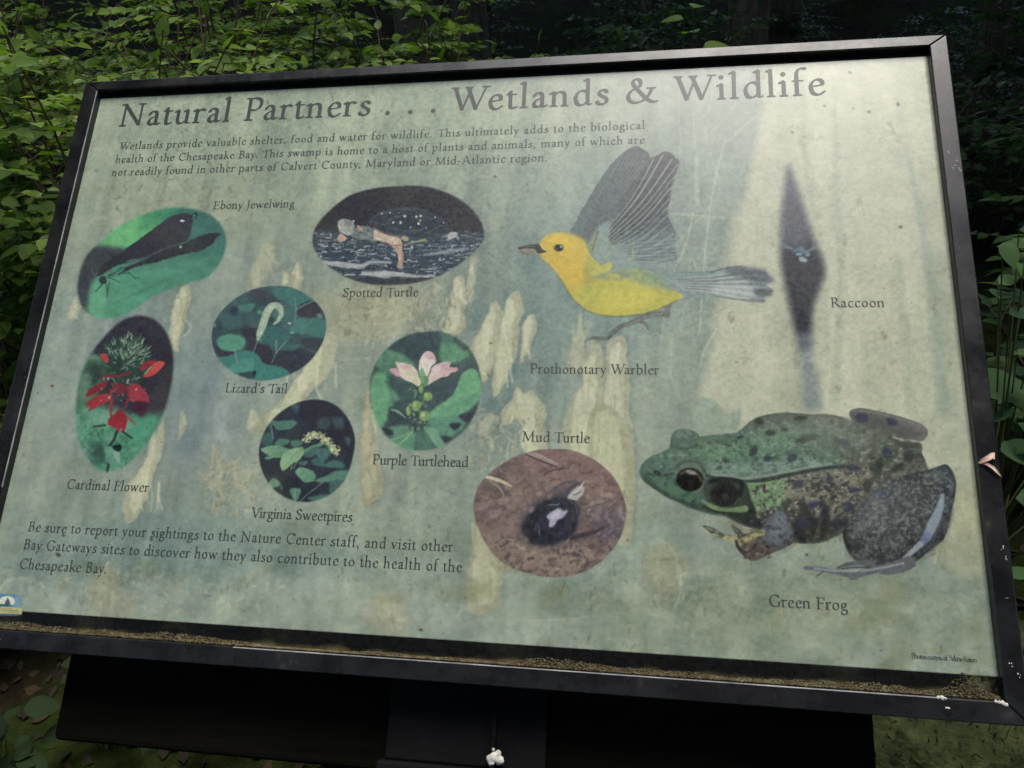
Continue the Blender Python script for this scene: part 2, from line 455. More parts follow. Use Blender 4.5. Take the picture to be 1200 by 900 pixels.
# --- darker undergrowth right of the sign and deep behind it
d1 = plant_data(301, 0.95, 0.6, 14, 9, 0.060, branch=7)
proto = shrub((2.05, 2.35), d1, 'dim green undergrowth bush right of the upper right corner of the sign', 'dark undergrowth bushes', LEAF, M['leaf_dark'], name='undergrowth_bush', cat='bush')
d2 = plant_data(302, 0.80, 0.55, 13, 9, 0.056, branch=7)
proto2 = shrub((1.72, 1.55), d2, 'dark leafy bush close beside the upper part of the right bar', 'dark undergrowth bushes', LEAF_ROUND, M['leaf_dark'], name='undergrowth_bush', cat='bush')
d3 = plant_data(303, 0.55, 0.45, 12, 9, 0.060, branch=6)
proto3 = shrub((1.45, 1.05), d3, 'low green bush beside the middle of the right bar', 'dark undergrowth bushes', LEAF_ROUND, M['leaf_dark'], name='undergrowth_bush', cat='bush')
g = np.random.default_rng(5)
spots = [(0.55, 3.7), (1.35, 4.1), (2.6, 3.4), (3.1, 4.6), (0.1, 5.0), (1.9, 5.6), (-1.9, 4.4), (-0.9, 5.2), (-3.1, 3.2), (3.9, 3.1), (0.9, 6.8), (-0.2, 7.6), (2.9, 7.2), (4.6, 5.8), (-2.6, 6.6), (1.8, 9.0), (0.2, 10.0), (4.4, 9.0), (-1.7, 9.2), (-4.2, 5.4), (6.2, 7.8), (3.0, 11.4), (-0.8, 12.2), (5.6, 11.0), (2.7, 1.5), (3.2, 2.2), (2.3, 3.3), (1.75, 3.2), (2.95, 2.9), (3.6, 4.2), (2.4, 4.6), (4.4, 4.6), (1.1, 5.2)]
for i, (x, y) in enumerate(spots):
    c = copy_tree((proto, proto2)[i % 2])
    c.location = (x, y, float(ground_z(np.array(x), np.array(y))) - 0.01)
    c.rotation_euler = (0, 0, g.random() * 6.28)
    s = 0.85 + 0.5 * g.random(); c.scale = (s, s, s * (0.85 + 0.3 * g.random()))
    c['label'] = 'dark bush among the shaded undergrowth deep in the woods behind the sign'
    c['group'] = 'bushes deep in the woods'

# --- broad-leaved plant hugging the right bar, every leaf a part
def broad_plant(loc, leaves, label, name='broad_leaved_plant', L=0.12, mat=None, group=None, stem_r=0.003):
    gz = float(ground_z(np.array(loc[0]), np.array(loc[1])))
    root = tag(empty(name, (loc[0], loc[1], gz)), label, 'plant', group)
    me = leaf_datablock('leaf', leaf_shape(1, 0.66, 0.18, 0.2, n=7), mat or M['leaf_broad'])
    paths = []; radii = []
    for (x, y, z, az, tilt, s) in leaves:      # world position of the leaf base
        p = np.array([x - loc[0], y - loc[1], z - gz])
        t = np.linspace(0, 1, 7)[:, None]
        b = np.array([0.02 * math.cos(az), 0.02 * math.sin(az), 0])
        paths.append((1 - t) * b + t * p + np.array([0, 0, 1]) * 0.10 * (t * (1 - t)) * p[2]); radii.append(np.linspace(stem_r, stem_r * 0.4, 7))
        d = np.array([[math.cos(az) * math.cos(tilt), math.sin(az) * math.cos(tilt), math.sin(tilt)]])
        fr = frames(d, np.array([[0.1 * math.sin(7 * x), -0.35, 1.0]]))[0]
        o = bpy.data.objects.new('leaf', me); COL.objects.link(o); o.parent = root
        mm = Matrix.Identity(4)
        for a in range(3):
            for c in range(3): mm[a][c] = fr[a, c] * s
            mm[a][3] = p[a]
        o.matrix_local = mm
    V, F = tubes(paths, radii, 6)
    mesh_obj('stem', V, F, M['stem_green'], root, smooth=True)
    return root
g = np.random.default_rng(8)
big = [(0.88, 0.86, 0.47, 0.1, 0.0, 0.15), (0.96, 0.80, 0.56, -0.5, -0.1, 0.075), (0.90, 0.72, 0.40, 0.3, -0.3, 0.09), (0.95, 0.98, 0.62, 1.2, 0.1, 0.07),
       (0.86, 0.95, 0.72, 2.4, 0.0, 0.06), (0.97, 1.02, 0.76, -0.6, 0.2, 0.065), (0.92, 0.66, 0.33, -0.2, 0.0, 0.09), (0.99, 0.60, 0.26, 0.6, 0.0, 0.09), (0.93, 0.55, 0.22, -1.2, 0.0, 0.08)]
for i in range(34):
    big.append((0.96 + g.normal(0, 0.09), 0.84 + g.normal(0, 0.16), 0.20 + 0.62 * g.random(), g.random() * 6.28, g.normal(0, 0.35), 0.045 + 0.04 * g.random()))
broad_plant((1.0, 0.85), big, 'broad leaved plant with large pale green leaves against the right bar')
sap = [(0.31, 1.12, 1.135, 0.25, 0.05, 0.075), (0.30, 1.20, 1.16, 2.0, 0.1, 0.06), (0.27, 1.17, 1.19, 3.0, 0.1, 0.05), (0.35, 1.22, 1.12, -1.0, 0.0, 0.06), (0.29, 1.18, 1.21, 1.1, 0.2, 0.05), (0.33, 1.15, 1.05, 3.6, 0, 0.07), (0.36, 1.2, 1.0, 0.6, 0, 0.07)]
broad_plant((0.34, 1.25), sap, 'slender sapling with one long leaf peeking over the top bar', name='sapling', mat=M['leaf'], stem_r=0.0025)
# low plants below the sign at the left
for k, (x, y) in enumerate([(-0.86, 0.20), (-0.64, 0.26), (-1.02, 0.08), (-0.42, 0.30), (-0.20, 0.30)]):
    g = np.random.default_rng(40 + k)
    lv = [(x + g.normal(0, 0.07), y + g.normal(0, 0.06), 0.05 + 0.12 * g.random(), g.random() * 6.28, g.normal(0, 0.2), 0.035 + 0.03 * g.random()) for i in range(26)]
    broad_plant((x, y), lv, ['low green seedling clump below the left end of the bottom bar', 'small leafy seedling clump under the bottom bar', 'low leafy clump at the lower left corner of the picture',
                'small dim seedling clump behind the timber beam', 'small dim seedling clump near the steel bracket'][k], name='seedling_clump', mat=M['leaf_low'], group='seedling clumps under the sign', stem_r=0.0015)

# grass and moss tufts on the ground at the right below the sign
def ground_cover():
    g = np.random.default_rng(77)
    n = 5200
    x = g.uniform(0.25, 1.6, n); y = g.uniform(-0.3, 1.3, n)
    keep = fbm(x * 3, y * 3, 9) > -0.12
    x = x[keep]; y = y[keep]; n = len(x)
    z = ground_z(x, y)
    h = g.uniform(0.006, 0.028, n); a = g.random(n) * 6.28; w = 0.0022
    tip = np.stack([x + np.cos(a) * h * 0.6, y + np.sin(a) * h * 0.6, z + h], 1)
    b1 = np.stack([x - np.sin(a) * w, y + np.cos(a) * w, z - 0.004], 1); b2 = np.stack([x + np.sin(a) * w, y - np.cos(a) * w, z - 0.004], 1)
    V = np.stack([b1, b2, tip], 1).reshape(-1, 3)
    o = mesh_obj('moss_and_grass', V, np.arange(3 * n).reshape(-1, 3), M['moss'])
    tag(o, 'short moss and grass growing on the ground right of the sign foot', 'moss', kind='stuff')
ground_cover()
def mossy_mound():
    n, k = 110, 60
    th = np.linspace(0, 2 * math.pi, n, endpoint=False); ph = np.linspace(0.02, math.pi / 2, k)
    P, T = np.meshgrid(ph, th, indexing='ij')
    x = np.sin(P) * np.cos(T); y = np.sin(P) * np.sin(T); z = np.cos(P)
    d = 1 + 0.25 * fbm(x * 2.2 + 3, y * 2.2 + z, 21) + 0.16 * fbm(x * 7, y * 7, 22) + 0.06 * fbm(x * 24, y * 24, 23)
    V = np.stack([x * d * 0.42, y * d * 0.34, z * d * 0.30], -1).reshape(-1, 3)
    i = np.arange(k - 1)[:, None]; j = np.arange(n)[None]
    F = np.stack([i * n + j, (i + 1) * n + j, (i + 1) * n + (j + 1) % n, i * n + (j + 1) % n], -1).reshape(-1, 4)
    o = mesh_obj('mossy_boulder', V, F, M['moss'], smooth=True)
    o.location = (0.72, 0.30, -0.04)
    Vv = V.reshape(-1, 3); g = np.random.default_rng(3); q = Vv[g.integers(0, len(Vv), 3600)] + g.normal(0, .003, (3600, 3)); hh = g.uniform(.004, .02, 3600)[:, None]
    nrm = q / np.array([.42, .34, .30]) ** 2; nrm /= np.linalg.norm(nrm, axis=1, keepdims=True); a = g.normal(0, 1, (3600, 3)); a /= np.linalg.norm(a, axis=1, keepdims=True)
    TV = np.stack([q - a * .0018, q + a * .0018, q + nrm * hh + a[:, [1, 2, 0]] * hh * .6], 1).reshape(-1, 3)
    t = mesh_obj('moss', TV, np.arange(len(TV)).reshape(-1, 3), M['moss'], o); t['kind'] = 'stuff'
    tag(o, 'moss covered boulder on the ground under the lower right corner of the sign', 'boulder')
mossy_mound()

# fallen leaves on the forest floor
g = np.random.default_rng(9)
n = 5200
x = g.uniform(-3, 3.5, n); y = g.uniform(-0.4, 5.5, n) ** 1.0
x[:1200] = g.uniform(-1.3, 1.4, 1200); y[:1200] = g.uniform(-.1, 1.0, 1200)
pp = np.stack([x, y, ground_z(x, y) + 0.006], 1)
a = g.random(n) * 6.28
M['litter'] = leaf_mat('dry_leaf', (0.012, 0.009, 0.005), (0.024, 0.017, 0.009), (0.05, 0.035, 0.018), trans=0.1, rough=1.0)
o = leaves_mesh('leaf_litter', LEAF_SIMPLE, pp, frames(np.stack([np.cos(a), np.sin(a), g.normal(0, .15, n)], 1), np.stack([g.normal(0, .3, n), g.normal(0, .3, n), np.ones(n)], 1)), g.uniform(0.02, 0.05, n), M['litter'])
tag(o, 'dry brown leaves lying on the forest floor', 'leaf litter', kind='stuff')

# dead twigs tangled at the left
g = np.random.default_rng(31); paths = []; rad = []
for i in range(16):
    p0 = np.array([-1.35 + g.normal(0, 0.25), 0.95 + g.normal(0, 0.2), 0.0]); az = g.random() * 6.28; L = 0.5 + 0.6 * g.random()
    t = np.linspace(0, 1, 8)[:, None]
    P = p0 + t * np.array([math.cos(az) * L * 0.7, math.sin(az) * L * 0.7, L]) + np.cumsum(g.normal(0, 0.015, (8, 3)), 0)
    paths.append(P); rad.append(np.linspace(0.004, 0.0012, 8))
V, F = tubes(paths, rad, 5)
tag(mesh_obj('dead_twigs', V, F, M['stem'], smooth=True), 'tangle of bare brown twigs between the shrubs left of the sign', 'twigs')

# --- trees: trunk, limbs, crown
def crown_mesh(seed, R=2.5, Hh=1.3, n=4600, size=0.21):
    g = np.random.default_rng(seed)
    nc = 60
    c = g.normal(0, 1, (nc, 3)); c /= np.linalg.norm(c, axis=1, keepdims=True); c *= (g.random((nc, 1)) ** 0.4)
    c *= [R * 0.85, R * 0.85, Hh * 0.8]
    k = g.integers(0, nc, n)
    pos = c[k] + g.normal(0, 1, (n, 3)) * [0.30, 0.30, 0.16]
    a = g.random(n) * 6.28
    d = np.stack([np.cos(a), np.sin(a), g.normal(-0.1, 0.3, n)], 1)
    u = np.stack([g.normal(0, .5, n), g.normal(0, .5, n), np.ones(n)], 1)
    V0, F0 = LEAF_SIMPLE
    fr = frames(d, u); sz = g.uniform(0.6, 1.2, n) * size
    V = pos[:, None, :] + sz[:, None, None] * np.einsum('nij,vj->nvi', fr, V0 * [1, 1.3, 1])
    F = (F0[None] + (np.arange(n) * len(V0))[:, None, None]).reshape(-1, 3)
    return V.reshape(-1, 3), F, c

def make_tree(seed, r, H):
    g = np.random.default_rng(seed)
    V, F, c = crown_mesh(seed)
    t = np.linspace(0, 1, 14); P = np.stack([0.18 * fbm(t * 3, t * 0 + seed, seed) * t, 0.18 * fbm(t * 3 + 9, t * 0 + seed, seed) * t, t * H], 1)
    rr = r * (1 - 0.55 * t) * (1 + 0.55 * np.exp(-t * H / 0.25))
    paths = [P]; rad = [rr]
    for i in range(12):
        e = c[i] + [0, 0, H - 0.2]; s = P[9 + i % 4]
        tt = np.linspace(0, 1, 6)[:, None]
        paths.append((1 - tt) * s + tt * e + np.array([0, 0, 0.3]) * tt * (1 - tt)); rad.append(np.linspace(r * 0.35, 0.015, 6))
    TV, TF = tubes(paths, rad, 12)
    d = fbm(TV[:, 0] * 30 + TV[:, 1] * 20, TV[:, 2] * 3, seed) * 0.02
    TV[:, 0] += d; TV[:, 1] += d * 0.7
    root = empty('tree')
    mesh_obj('trunk', TV, TF, M['bark'], root, smooth=True)
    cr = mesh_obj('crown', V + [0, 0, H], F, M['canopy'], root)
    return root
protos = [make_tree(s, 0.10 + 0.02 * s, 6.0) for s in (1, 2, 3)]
# the trunk seen over the top bar, and its neighbours
TREES = [(-1.62, 6.05, 0, 1.45, 'tree with the brown trunk behind the top bar of the sign'), (-1.42, 7.3, 1, 1.3, 'tree with the dark trunk just right of the brown one')]
gt = np.random.default_rng(4)
GAP = [(0.9, 0.25, 1.15), (1.9, 0.0, 0.9), (-0.6, 1.4, 1.2), (-1.6, 2.5, 1.8), (-2.6, 3.4, 1.3)]     # canopy opening, shaped to place the glare and let light onto the shrubs
cand = []
for ix in range(-4, 5):
    for iy in range(-4, 7):
        x = ix * 3.1 + (iy % 2) * 1.4 + gt.normal(0, 0.4); y = iy * 2.9 + gt.normal(0, 0.4)
        cand.append((x, y))
FORCED = [(0.3, -3.55), (2.7, -3.5), (-2.2, -2.5), (-3.9, 0.3), (4.9, -1.0), (4.3, 1.9), (2.6, 3.9), (0.9, 4.9), (-5.9, 5.4), (3.4, 6.4), (1.2, 7.6)]  # trees added around the opening to block light and bound the glare
cand = FORCED + cand
first = True
used = [False, False, False]
def put_tree(x, y, k, s, label, rot):
    if not used[k]: c = protos[k]; used[k] = True
    else: c = copy_tree(protos[k])
    c.location = (x, y, float(ground_z(np.array(x), np.array(y))) - 0.03); c.rotation_euler = (0, 0, rot); c.scale = (s, s, s)
    tag(c, label, 'tree', 'trees of the surrounding woods')
for (x, y, k, s, lab) in TREES: put_tree(x, y, k, s, lab, 0.4)
for i, (x, y) in enumerate(cand):
    s = 0.9 + 0.4 * gt.random()
    if i < len(FORCED): s = 1.0
    elif any(math.hypot(x - gx, y - gy) < gr + 2.2 * s for gx, gy, gr in GAP): continue
    if y > 1: lab = 'tree standing in the deep shade of the woods behind the sign'
    else: lab = 'tree standing beside the path in front of the sign, outside the picture'
    put_tree(x, y, i % 3, s, lab, gt.random() * 6.28)

# ------------------------------------------------------------------ the sign
sign = empty('information_sign', SIGN_AT)
sign.rotation_euler = (TILT, 0, 0)
tag(sign, 'framed wetlands and wildlife information panel with faded nature print, tilted on its stand', 'sign')
FH = 0.008                                            # how far the bars stand above the print
XI0, XI1, YI0, YI1 = -0.4485, 0.4498, -0.3025, 0.2915   # inner edges
XO0, XO1, YO0, YO1 = -0.4665, 0.4662, -0.3190, 0.3035   # outer edges

def bar(name, quad, label=None, zb=-0.030, bev=0.0011):
    """mitred frame bar from an outline of four corners"""
    V = [(x, y, zb) for x, y in quad] + [(x, y, FH) for x, y in quad]
    F = [(3, 2, 1, 0), (4, 5, 6, 7), (0, 1, 5, 4), (1, 2, 6, 5), (2, 3, 7, 6), (3, 0, 4, 7)]
    o = mesh_obj(name, V, F, M['frame'], sign)
    bevel(o, bev, 3)
    if label: o['label'] = label
    return o
e = 0.0004
bar('frame_bar', [(XI0 + e, YI1), (XI1 - e, YI1), (XO1 - e, YO1), (XO0 + e, YO1)], 'top bar of the frame, grey with reflected sky at its right end')
bar('frame_bar', [(XO0 + e, YO0), (XO1 - e, YO0), (XI1 - e, YI0), (XI0 + e, YI0)], 'bottom bar of the frame with grit along its inner edge')
bar('frame_bar', [(XO0, YO0 + e), (XI0, YI0 + e), (XI0, YI1 - e), (XO0, YO1 - e)])
bar('frame_bar', [(XI1, YI0 + e), (XO1, YO0 + e), (XO1, YO1 - e), (XI1, YI1 - e)], 'right bar of the frame with scuffs and bird lime')
V, F = box_vf(XI0 - 0.004, XI1 + 0.004, YI0 - 0.004, YI1 + 0.004, -0.020, -0.0035)
mesh_obj('backing', V, F, M['gap'], sign)

# added strips that paint the light caught by the inner lips of two bars
def highlight_strip(x0, x1, y0, y1, label):
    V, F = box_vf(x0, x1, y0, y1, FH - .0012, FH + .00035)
    o = mesh_obj('lip_highlight', V, F, M['highlight_grey'], sign); bevel(o, .0002, 1); o['label'] = label
highlight_strip(-.18, .4020, YI0 - .0012, YI0 - .0002, 'bright strip drawn as the sky highlight along the inner edge of the bottom bar')
highlight_strip(XI0 - .0009, XI0 - .0001, -.17, .2895, 'pale strip drawn as the highlight along the inner edge of the left bar')

# camera-calibrated plane: the artwork was measured on the photograph and rectified onto the flat sheet
HM = np.array([[1.19217435e+03, 6.58180137e+01, -6.30159192e+01],
               [-1.49316245e+01, 1.15966391e+03, 6.39817448e+01],
               [-2.12829670e-01, 3.73397147e-01, 1.0]])
HI = np.linalg.inv(HM)
def to_px(u, v):
    w = HM[2, 0] * u + HM[2, 1] * v + 1
    return (HM[0, 0] * u + HM[0, 1] * v + HM[0, 2]) / w + 600, 450 - (HM[1, 0] * u + HM[1, 1] * v + HM[1, 2]) / w
def to_uv(x, y):
    a = x - 600; b = 450 - y
    w = HI[2, 0] * a + HI[2, 1] * b + HI[2, 2]
    return (HI[0, 0] * a + HI[0, 1] * b + HI[0, 2]) / w, (HI[1, 0] * a + HI[1, 1] * b + HI[1, 2]) / w

def catmull(P, k=6, closed=True):
    P = np.asarray(P, float); n = len(P)
    out = []
    rng_ = range(n) if closed else range(n - 1)
    for i in rng_:
        if closed: p0, p1, p2, p3 = P[(i - 1) % n], P[i], P[(i + 1) % n], P[(i + 2) % n]
        else: p0, p1, p2, p3 = P[max(i - 1, 0)], P[i], P[i + 1], P[min(i + 2, n - 1)]
        for t in np.arange(k) / k:
            out.append(0.5 * ((2 * p1) + (p2 - p0) * t + (2 * p0 - 5 * p1 + 4 * p2 - p3) * t * t + (-p0 + 3 * p1 - 3 * p2 + p3) * t ** 3))
    if not closed: out.append(P[-1])
    return np.array(out)

def seg_dist(X, Y, P, closed=False, W=None):
    P = np.asarray(P, float); n = len(P)
    best = np.full(X.shape, 1e9)
    for i in range(n if closed else n - 1):
        a = P[i]; b = P[(i + 1) % n]; d = b - a; L = d @ d + 1e-12
        t = np.clip(((X - a[0]) * d[0] + (Y - a[1]) * d[1]) / L, 0, 1)
        q = np.hypot(X - a[0] - t * d[0], Y - a[1] - t * d[1])
        if W is not None: q = q - (W[i] * (1 - t) + W[min(i + 1, n - 1)] * t)
        best = np.minimum(best, q)
    return best

def inside(X, Y, P):
    c = np.zeros(X.shape, bool); n = len(P)
    for i in range(n):
        x1, y1 = P[i]; x2, y2 = P[(i + 1) % n]
        if y1 == y2: continue
        k = ((y1 > Y) != (y2 > Y)) & (X < (x2 - x1) * (Y - y1) / (y2 - y1) + x1)
        c ^= k
    return c

class Art:
    def __init__(s, X, Y, C=None):
        s.X, s.Y = X, Y
        s.C = np.zeros((len(X), 3)) if C is None else C
        s.o = (0, 0, 1)
        s.wx = s.wy = None
    def warp(s, amp, f, seed=0):
        s.wx = amp * 2 * fbm(s.X * f, s.Y * f, 500 + seed, 4); s.wy = amp * 2 * fbm(s.X * f + 40, s.Y * f + 40, 510 + seed, 4)
    def tr(s, P):
        P = np.asarray(P, float); return P / s.o[2] + [s.o[0], s.o[1]]
    def blend(s, idx, a, col):
        col = np.asarray(col, float)
        a = np.clip(a, 0, 1)[:, None]
        s.C[idx] = s.C[idx] * (1 - a) + col * a
    def _box(s, P, m):
        x0, y0 = P.min(0) - m; x1, y1 = P.max(0) + m
        return np.nonzero((s.X > x0) & (s.X < x1) & (s.Y > y0) & (s.Y < y1))[0]
    def sd(s, P, idx):
        x, y = s.X[idx], s.Y[idx]
        if s.wx is not None: x = x + s.wx[idx]; y = y + s.wy[idx]
        d = seg_dist(x, y, P, True)
        return np.where(inside(x, y, P), -d, d)
    def poly(s, P, col, soft=0.8, op=1.0, smooth=True, grad=None, noise=0):
        P = s.tr(P)
        if smooth: P = catmull(P, 5)
        idx = s._box(P, soft * 2 + 1 + (0 if s.wx is None else 9))
        if not len(idx): return
        d = s.sd(P, idx)
        a = np.clip(0.5 - d / (2 * soft), 0, 1); a = a * a * (3 - 2 * a) * op
        c = np.broadcast_to(np.asarray(col, float), (len(idx), 3))
        if grad is not None:       # (x0,y0,x1,y1,col2) in the same drawing units
            g0 = s.tr([(grad[0], grad[1])])[0]; g1 = s.tr([(grad[2], grad[3])])[0]; v = g1 - g0
            t = np.clip(((s.X[idx] - g0[0]) * v[0] + (s.Y[idx] - g0[1]) * v[1]) / (v @ v), 0, 1)[:, None]
            c = c * (1 - t) + np.asarray(grad[4], float) * t
        if noise: c = c * (1 + noise * fbm(s.X[idx] * 0.25, s.Y[idx] * 0.25, 77)[:, None])
        s.blend(idx, a, c)
    def line(s, P, w, col, soft=0.6, op=1.0, smooth=True):
        P = s.tr(P); n0 = len(P)
        w = np.asarray(w, float) * np.ones(n0) / s.o[2]
        if smooth and n0 > 2:
            P2 = catmull(P, 5, False); w = np.interp(np.linspace(0, n0 - 1, len(P2)), np.arange(n0), w); P = P2
        idx = s._box(P, w.max() + soft * 2)
        if not len(idx): return
        d = seg_dist(s.X[idx], s.Y[idx], P, False, w)
        a = np.clip(0.5 - d / (2 * soft), 0, 1); a = a * a * (3 - 2 * a) * op
        s.blend(idx, a, col)
    def ell(s, cx, cy, rx, ry, col, rot=0, soft=0.8, op=1.0):
        t = np.linspace(0, 2 * math.pi, 25)[:-1]; r = math.radians(rot)
        x = rx * np.cos(t); y = ry * np.sin(t)
        s.poly(np.stack([cx + x * math.cos(r) - y * math.sin(r), cy + x * math.sin(r) + y * math.cos(r)], 1), col, soft, op, smooth=False)
    def mottle(s, fx, fy, amp, seed, tint=(1, 1, 1), rot=0, mask=None):
        r = math.radians(rot); x = s.X * math.cos(r) + s.Y * math.sin(r); y = -s.X * math.sin(r) + s.Y * math.cos(r)
        nz = fbm(x * fx, y * fy, seed)[:, None] * amp * np.asarray(tint, float)
        if mask is not None: nz = nz * mask[:, None]
        s.C = np.clip(s.C * (1 + nz), 0, 255)
    def blotch(s, P, col, fx, fy, thr, seed, op=.8, soft=4, rot=0, k=7.0):
        """irregular patches of a colour inside an outline"""
        P = catmull(s.tr(P), 4); idx = s._box(P, soft)
        if not len(idx): return
        d = s.sd(P, idx); m = np.clip(.5 - d / (2 * soft), 0, 1)
        r = math.radians(rot); x = s.X[idx] * math.cos(r) + s.Y[idx] * math.sin(r); y = -s.X[idx] * math.sin(r) + s.Y[idx] * math.cos(r)
        n = fbm(x * fx + 50, y * fy + 50, seed, 4)
        s.blend(idx, m * np.clip((n - thr) * k, 0, 1) * op, col)
    def spots(s, n, region, col, r0, r1, seed, op=0.8, soft=0.5, within=None, stretch=1.0):
        g = np.random.default_rng(seed); x0, y0, x1, y1 = region
        Pw = catmull(np.asarray(within, float), 4) if within is not None else None
        for i in range(n):
            x, y = g.uniform(x0, x1), g.uniform(y0, y1)
            if Pw is not None and not inside(np.array([x]), np.array([y]), Pw)[0]: continue
            r = g.uniform(r0, r1); c = np.asarray(col[g.integers(len(col))] if isinstance(col, list) else col, float)
            s.ell(x, y, r * stretch, r * g.uniform(0.6, 1.0), c, g.uniform(0, 180) if stretch == 1 else g.uniform(-12, 12), soft, op * g.uniform(0.5, 1))

# ---- (artwork helpers end)

# ---- the pale swamp photograph printed over the whole sheet
def background(A):
    X, Y = A.X, A.Y; A.o = (0, 0, 1)
    base = np.array([141., 154., 140.])
    A.C[:] = base
    # broad tonal areas
    def area(cx, cy, rx, ry, col, op, seed=0):
        d = np.hypot((X - cx) / rx, (Y - cy) / ry) + 0.7 * fbm(X / rx * 2.2, Y / ry * 2.2, seed)
        a = np.clip(1.15 - d, 0, 1); a = a * a * (3 - 2 * a) * op
        A.C[:] = A.C * (1 - a[:, None]) + np.asarray(col, float) * a[:, None]
    area(300, 150, 420, 110, (150, 163, 144), 0.9, 1)
    area(620, 130, 300, 60, (158, 171, 148), 0.8, 2)
    area(200, 240, 170, 60, (146, 156, 136), 0.8, 3)
    area(150, 420, 260, 160, (126, 143, 138), 0.9, 4)
    area(680, 330, 160, 160, (119, 140, 135), 0.9, 5)
    area(430, 370, 120, 45, (160, 162, 136), 0.8, 6)
    area(820, 260, 90, 170, (132, 147, 137), 0.9, 7)
    area(200, 650, 300, 80, (122, 142, 135), 0.8, 8)
    area(580, 440, 130, 100, (116, 136, 132), 0.85, 9)
    area(900, 720, 330, 70, (134, 146, 126), 0.9, 10)
    area(730, 640, 120, 60, (128, 148, 134), 0.7, 11)
    area(230, 480, 60, 90, (124, 139, 141), 0.8, 12)
    # vertical streaks of reflected trees
    u, v = to_uv(X, Y)
    streak = fbm(u * 34, v * 5, 20, 4); fine = fbm(u * 95, v * 12, 22, 3)
    lft = np.clip((880 - X) / 120, 0, 1)
    A.C += ((streak * 40 + fine * 26) * (0.35 + 0.65 * lft))[:, None] * np.array([1.0, 0.95, 0.72])
    # the great pale trunk filling the right side
    P = [(905, 60), (888, 160), (868, 260), (845, 360), (818, 470), (790, 560), (1000, 585), (1160, 640), (1150, 560), (1130, 420), (1108, 230), (1095, 60)]
    A.poly(P, (180, 184, 160), 8, 0.97, smooth=False)
    rt = np.clip((X - 860) / 60, 0, 1) * np.clip((600 - Y) / 80, 0, 1)
    s2 = fbm(u * 26 + 0.6 * fbm(u * 4, v * 4, 3), v * 2.2, 31, 4)
    A.C += (rt * s2 * 44)[:, None] * np.array([1, 0.95, 0.9])
    A.line([(940, 90), (944, 190), (962, 300), (970, 420)], [3, 4, 3, 4], (158, 166, 144), 3, 0.5)
    A.line([(978, 100), (980, 220), (986, 330), (978, 470)], [3, 4, 5, 5], (156, 166, 146), 4, 0.55)
    A.line([(1050, 100), (1066, 190), (1083, 280), (1100, 400), (1106, 480)], [4, 4, 4, 8, 8], (140, 156, 142), 5, 0.6)
    A.line([(1052, 300), (1060, 380), (1068, 480)], [4, 6, 6], (150, 162, 140), 5, 0.5)
    A.line([(1095, 300), (1110, 420), (1118, 520)], [10, 14, 14], (148, 161, 140), 8, 0.5)
    A.poly([(1020, 90), (1060, 95), (1085, 160), (1070, 190), (1040, 150)], (196, 199, 170), 10, 0.5)
    A.line([(868, 240), (850, 320), (838, 380)], [6, 8, 6], (188, 189, 158), 6, 0.4)
    A.poly([(815, 470), (835, 468), (850, 485), (868, 480), (862, 505), (830, 512), (806, 520)], (138, 156, 140), 3, 0.8)
    # cypress knees
    A.warp(4.5, .06, 1)
    K = (183, 186, 158); K2 = (168, 172, 148)
    def knee(P, col=K, soft=3, op=0.9):
        soft = soft * .5 if soft < 5 else soft * 1.3
        P = np.array(P, float); cx, cy = P.mean(0)
        A.poly(np.array(P) + [2.5, 1], (112, 130, 122), soft * 3, op * .6); A.poly(P, np.array(col) * .92, soft, op)
        Q = (P - [cx, cy]) * [.62, .86] + [cx - 1.5, cy - 2]
        A.poly(Q, np.array(col, float) * 1.07, soft * 1.3, op * .8)
        h = P[:, 1].max() - P[:, 1].min(); w = P[:, 0].max() - P[:, 0].min(); g = np.random.default_rng(int(cx + cy))
        for k in range(int(h / 14) + 2):
            x = cx + g.normal(0, w * .18); y = g.uniform(P[:, 1].min() + h * .2, P[:, 1].max() - h * .15)
            A.line([(x, y - h * .12), (x + g.normal(0, 2), y), (x + g.normal(0, 3), y + h * .12)], g.uniform(.5, 1.6), np.array(col) * g.choice([.84, 1.12]), 1.4, .5)
    knee([(535, 370), (530, 345), (520, 390), (518, 400), (530, 392), (538, 340), (535, 325)], K, 2, .7)
    knee([(532, 330), (525, 365), (517, 395), (540, 392), (546, 360), (546, 330), (538, 322)])
    knee([(552, 310), (547, 345), (551, 360), (557, 340), (560, 310), (556, 300)], K2, 2, .7)
    knee([(583, 350), (570, 370), (556, 395), (550, 420), (562, 445), (574, 440), (580, 410), (586, 375)])
    knee([(603, 340), (590, 362), (580, 400), (578, 440), (581, 465), (592, 452), (603, 420), (610, 380), (613, 350)])
    knee([(627, 370), (615, 380), (610, 410), (612, 425), (622, 405), (629, 385)])
    knee([(680, 365), (675, 390), (666, 410), (664, 430), (672, 440), (690, 430), (704, 412), (706, 405), (694, 400), (688, 420)], K2, 3, .8)
    knee([(725, 393), (712, 402), (708, 430), (702, 470), (708, 520), (722, 560), (738, 600), (742, 520), (736, 440), (732, 400)])
    knee([(698, 405), (688, 420), (680, 450), (664, 480), (658, 520), (672, 560), (700, 540), (706, 480), (708, 430), (705, 408)])
    knee([(700, 475), (690, 490), (688, 540), (700, 600), (735, 640), (745, 560), (735, 500), (715, 478)], (176, 178, 148))
    knee([(608, 455), (596, 470), (585, 485), (592, 500), (605, 490), (612, 510), (618, 545), (640, 540), (640, 500), (635, 470), (625, 458), (615, 462)])
    knee([(560, 498), (572, 485), (585, 488), (578, 505), (566, 525), (562, 515)], K2, 4, .6)
    knee([(385, 390), (370, 402), (352, 440), (320, 480), (300, 490), (298, 510), (330, 500), (360, 465), (385, 440), (396, 410), (394, 395)])
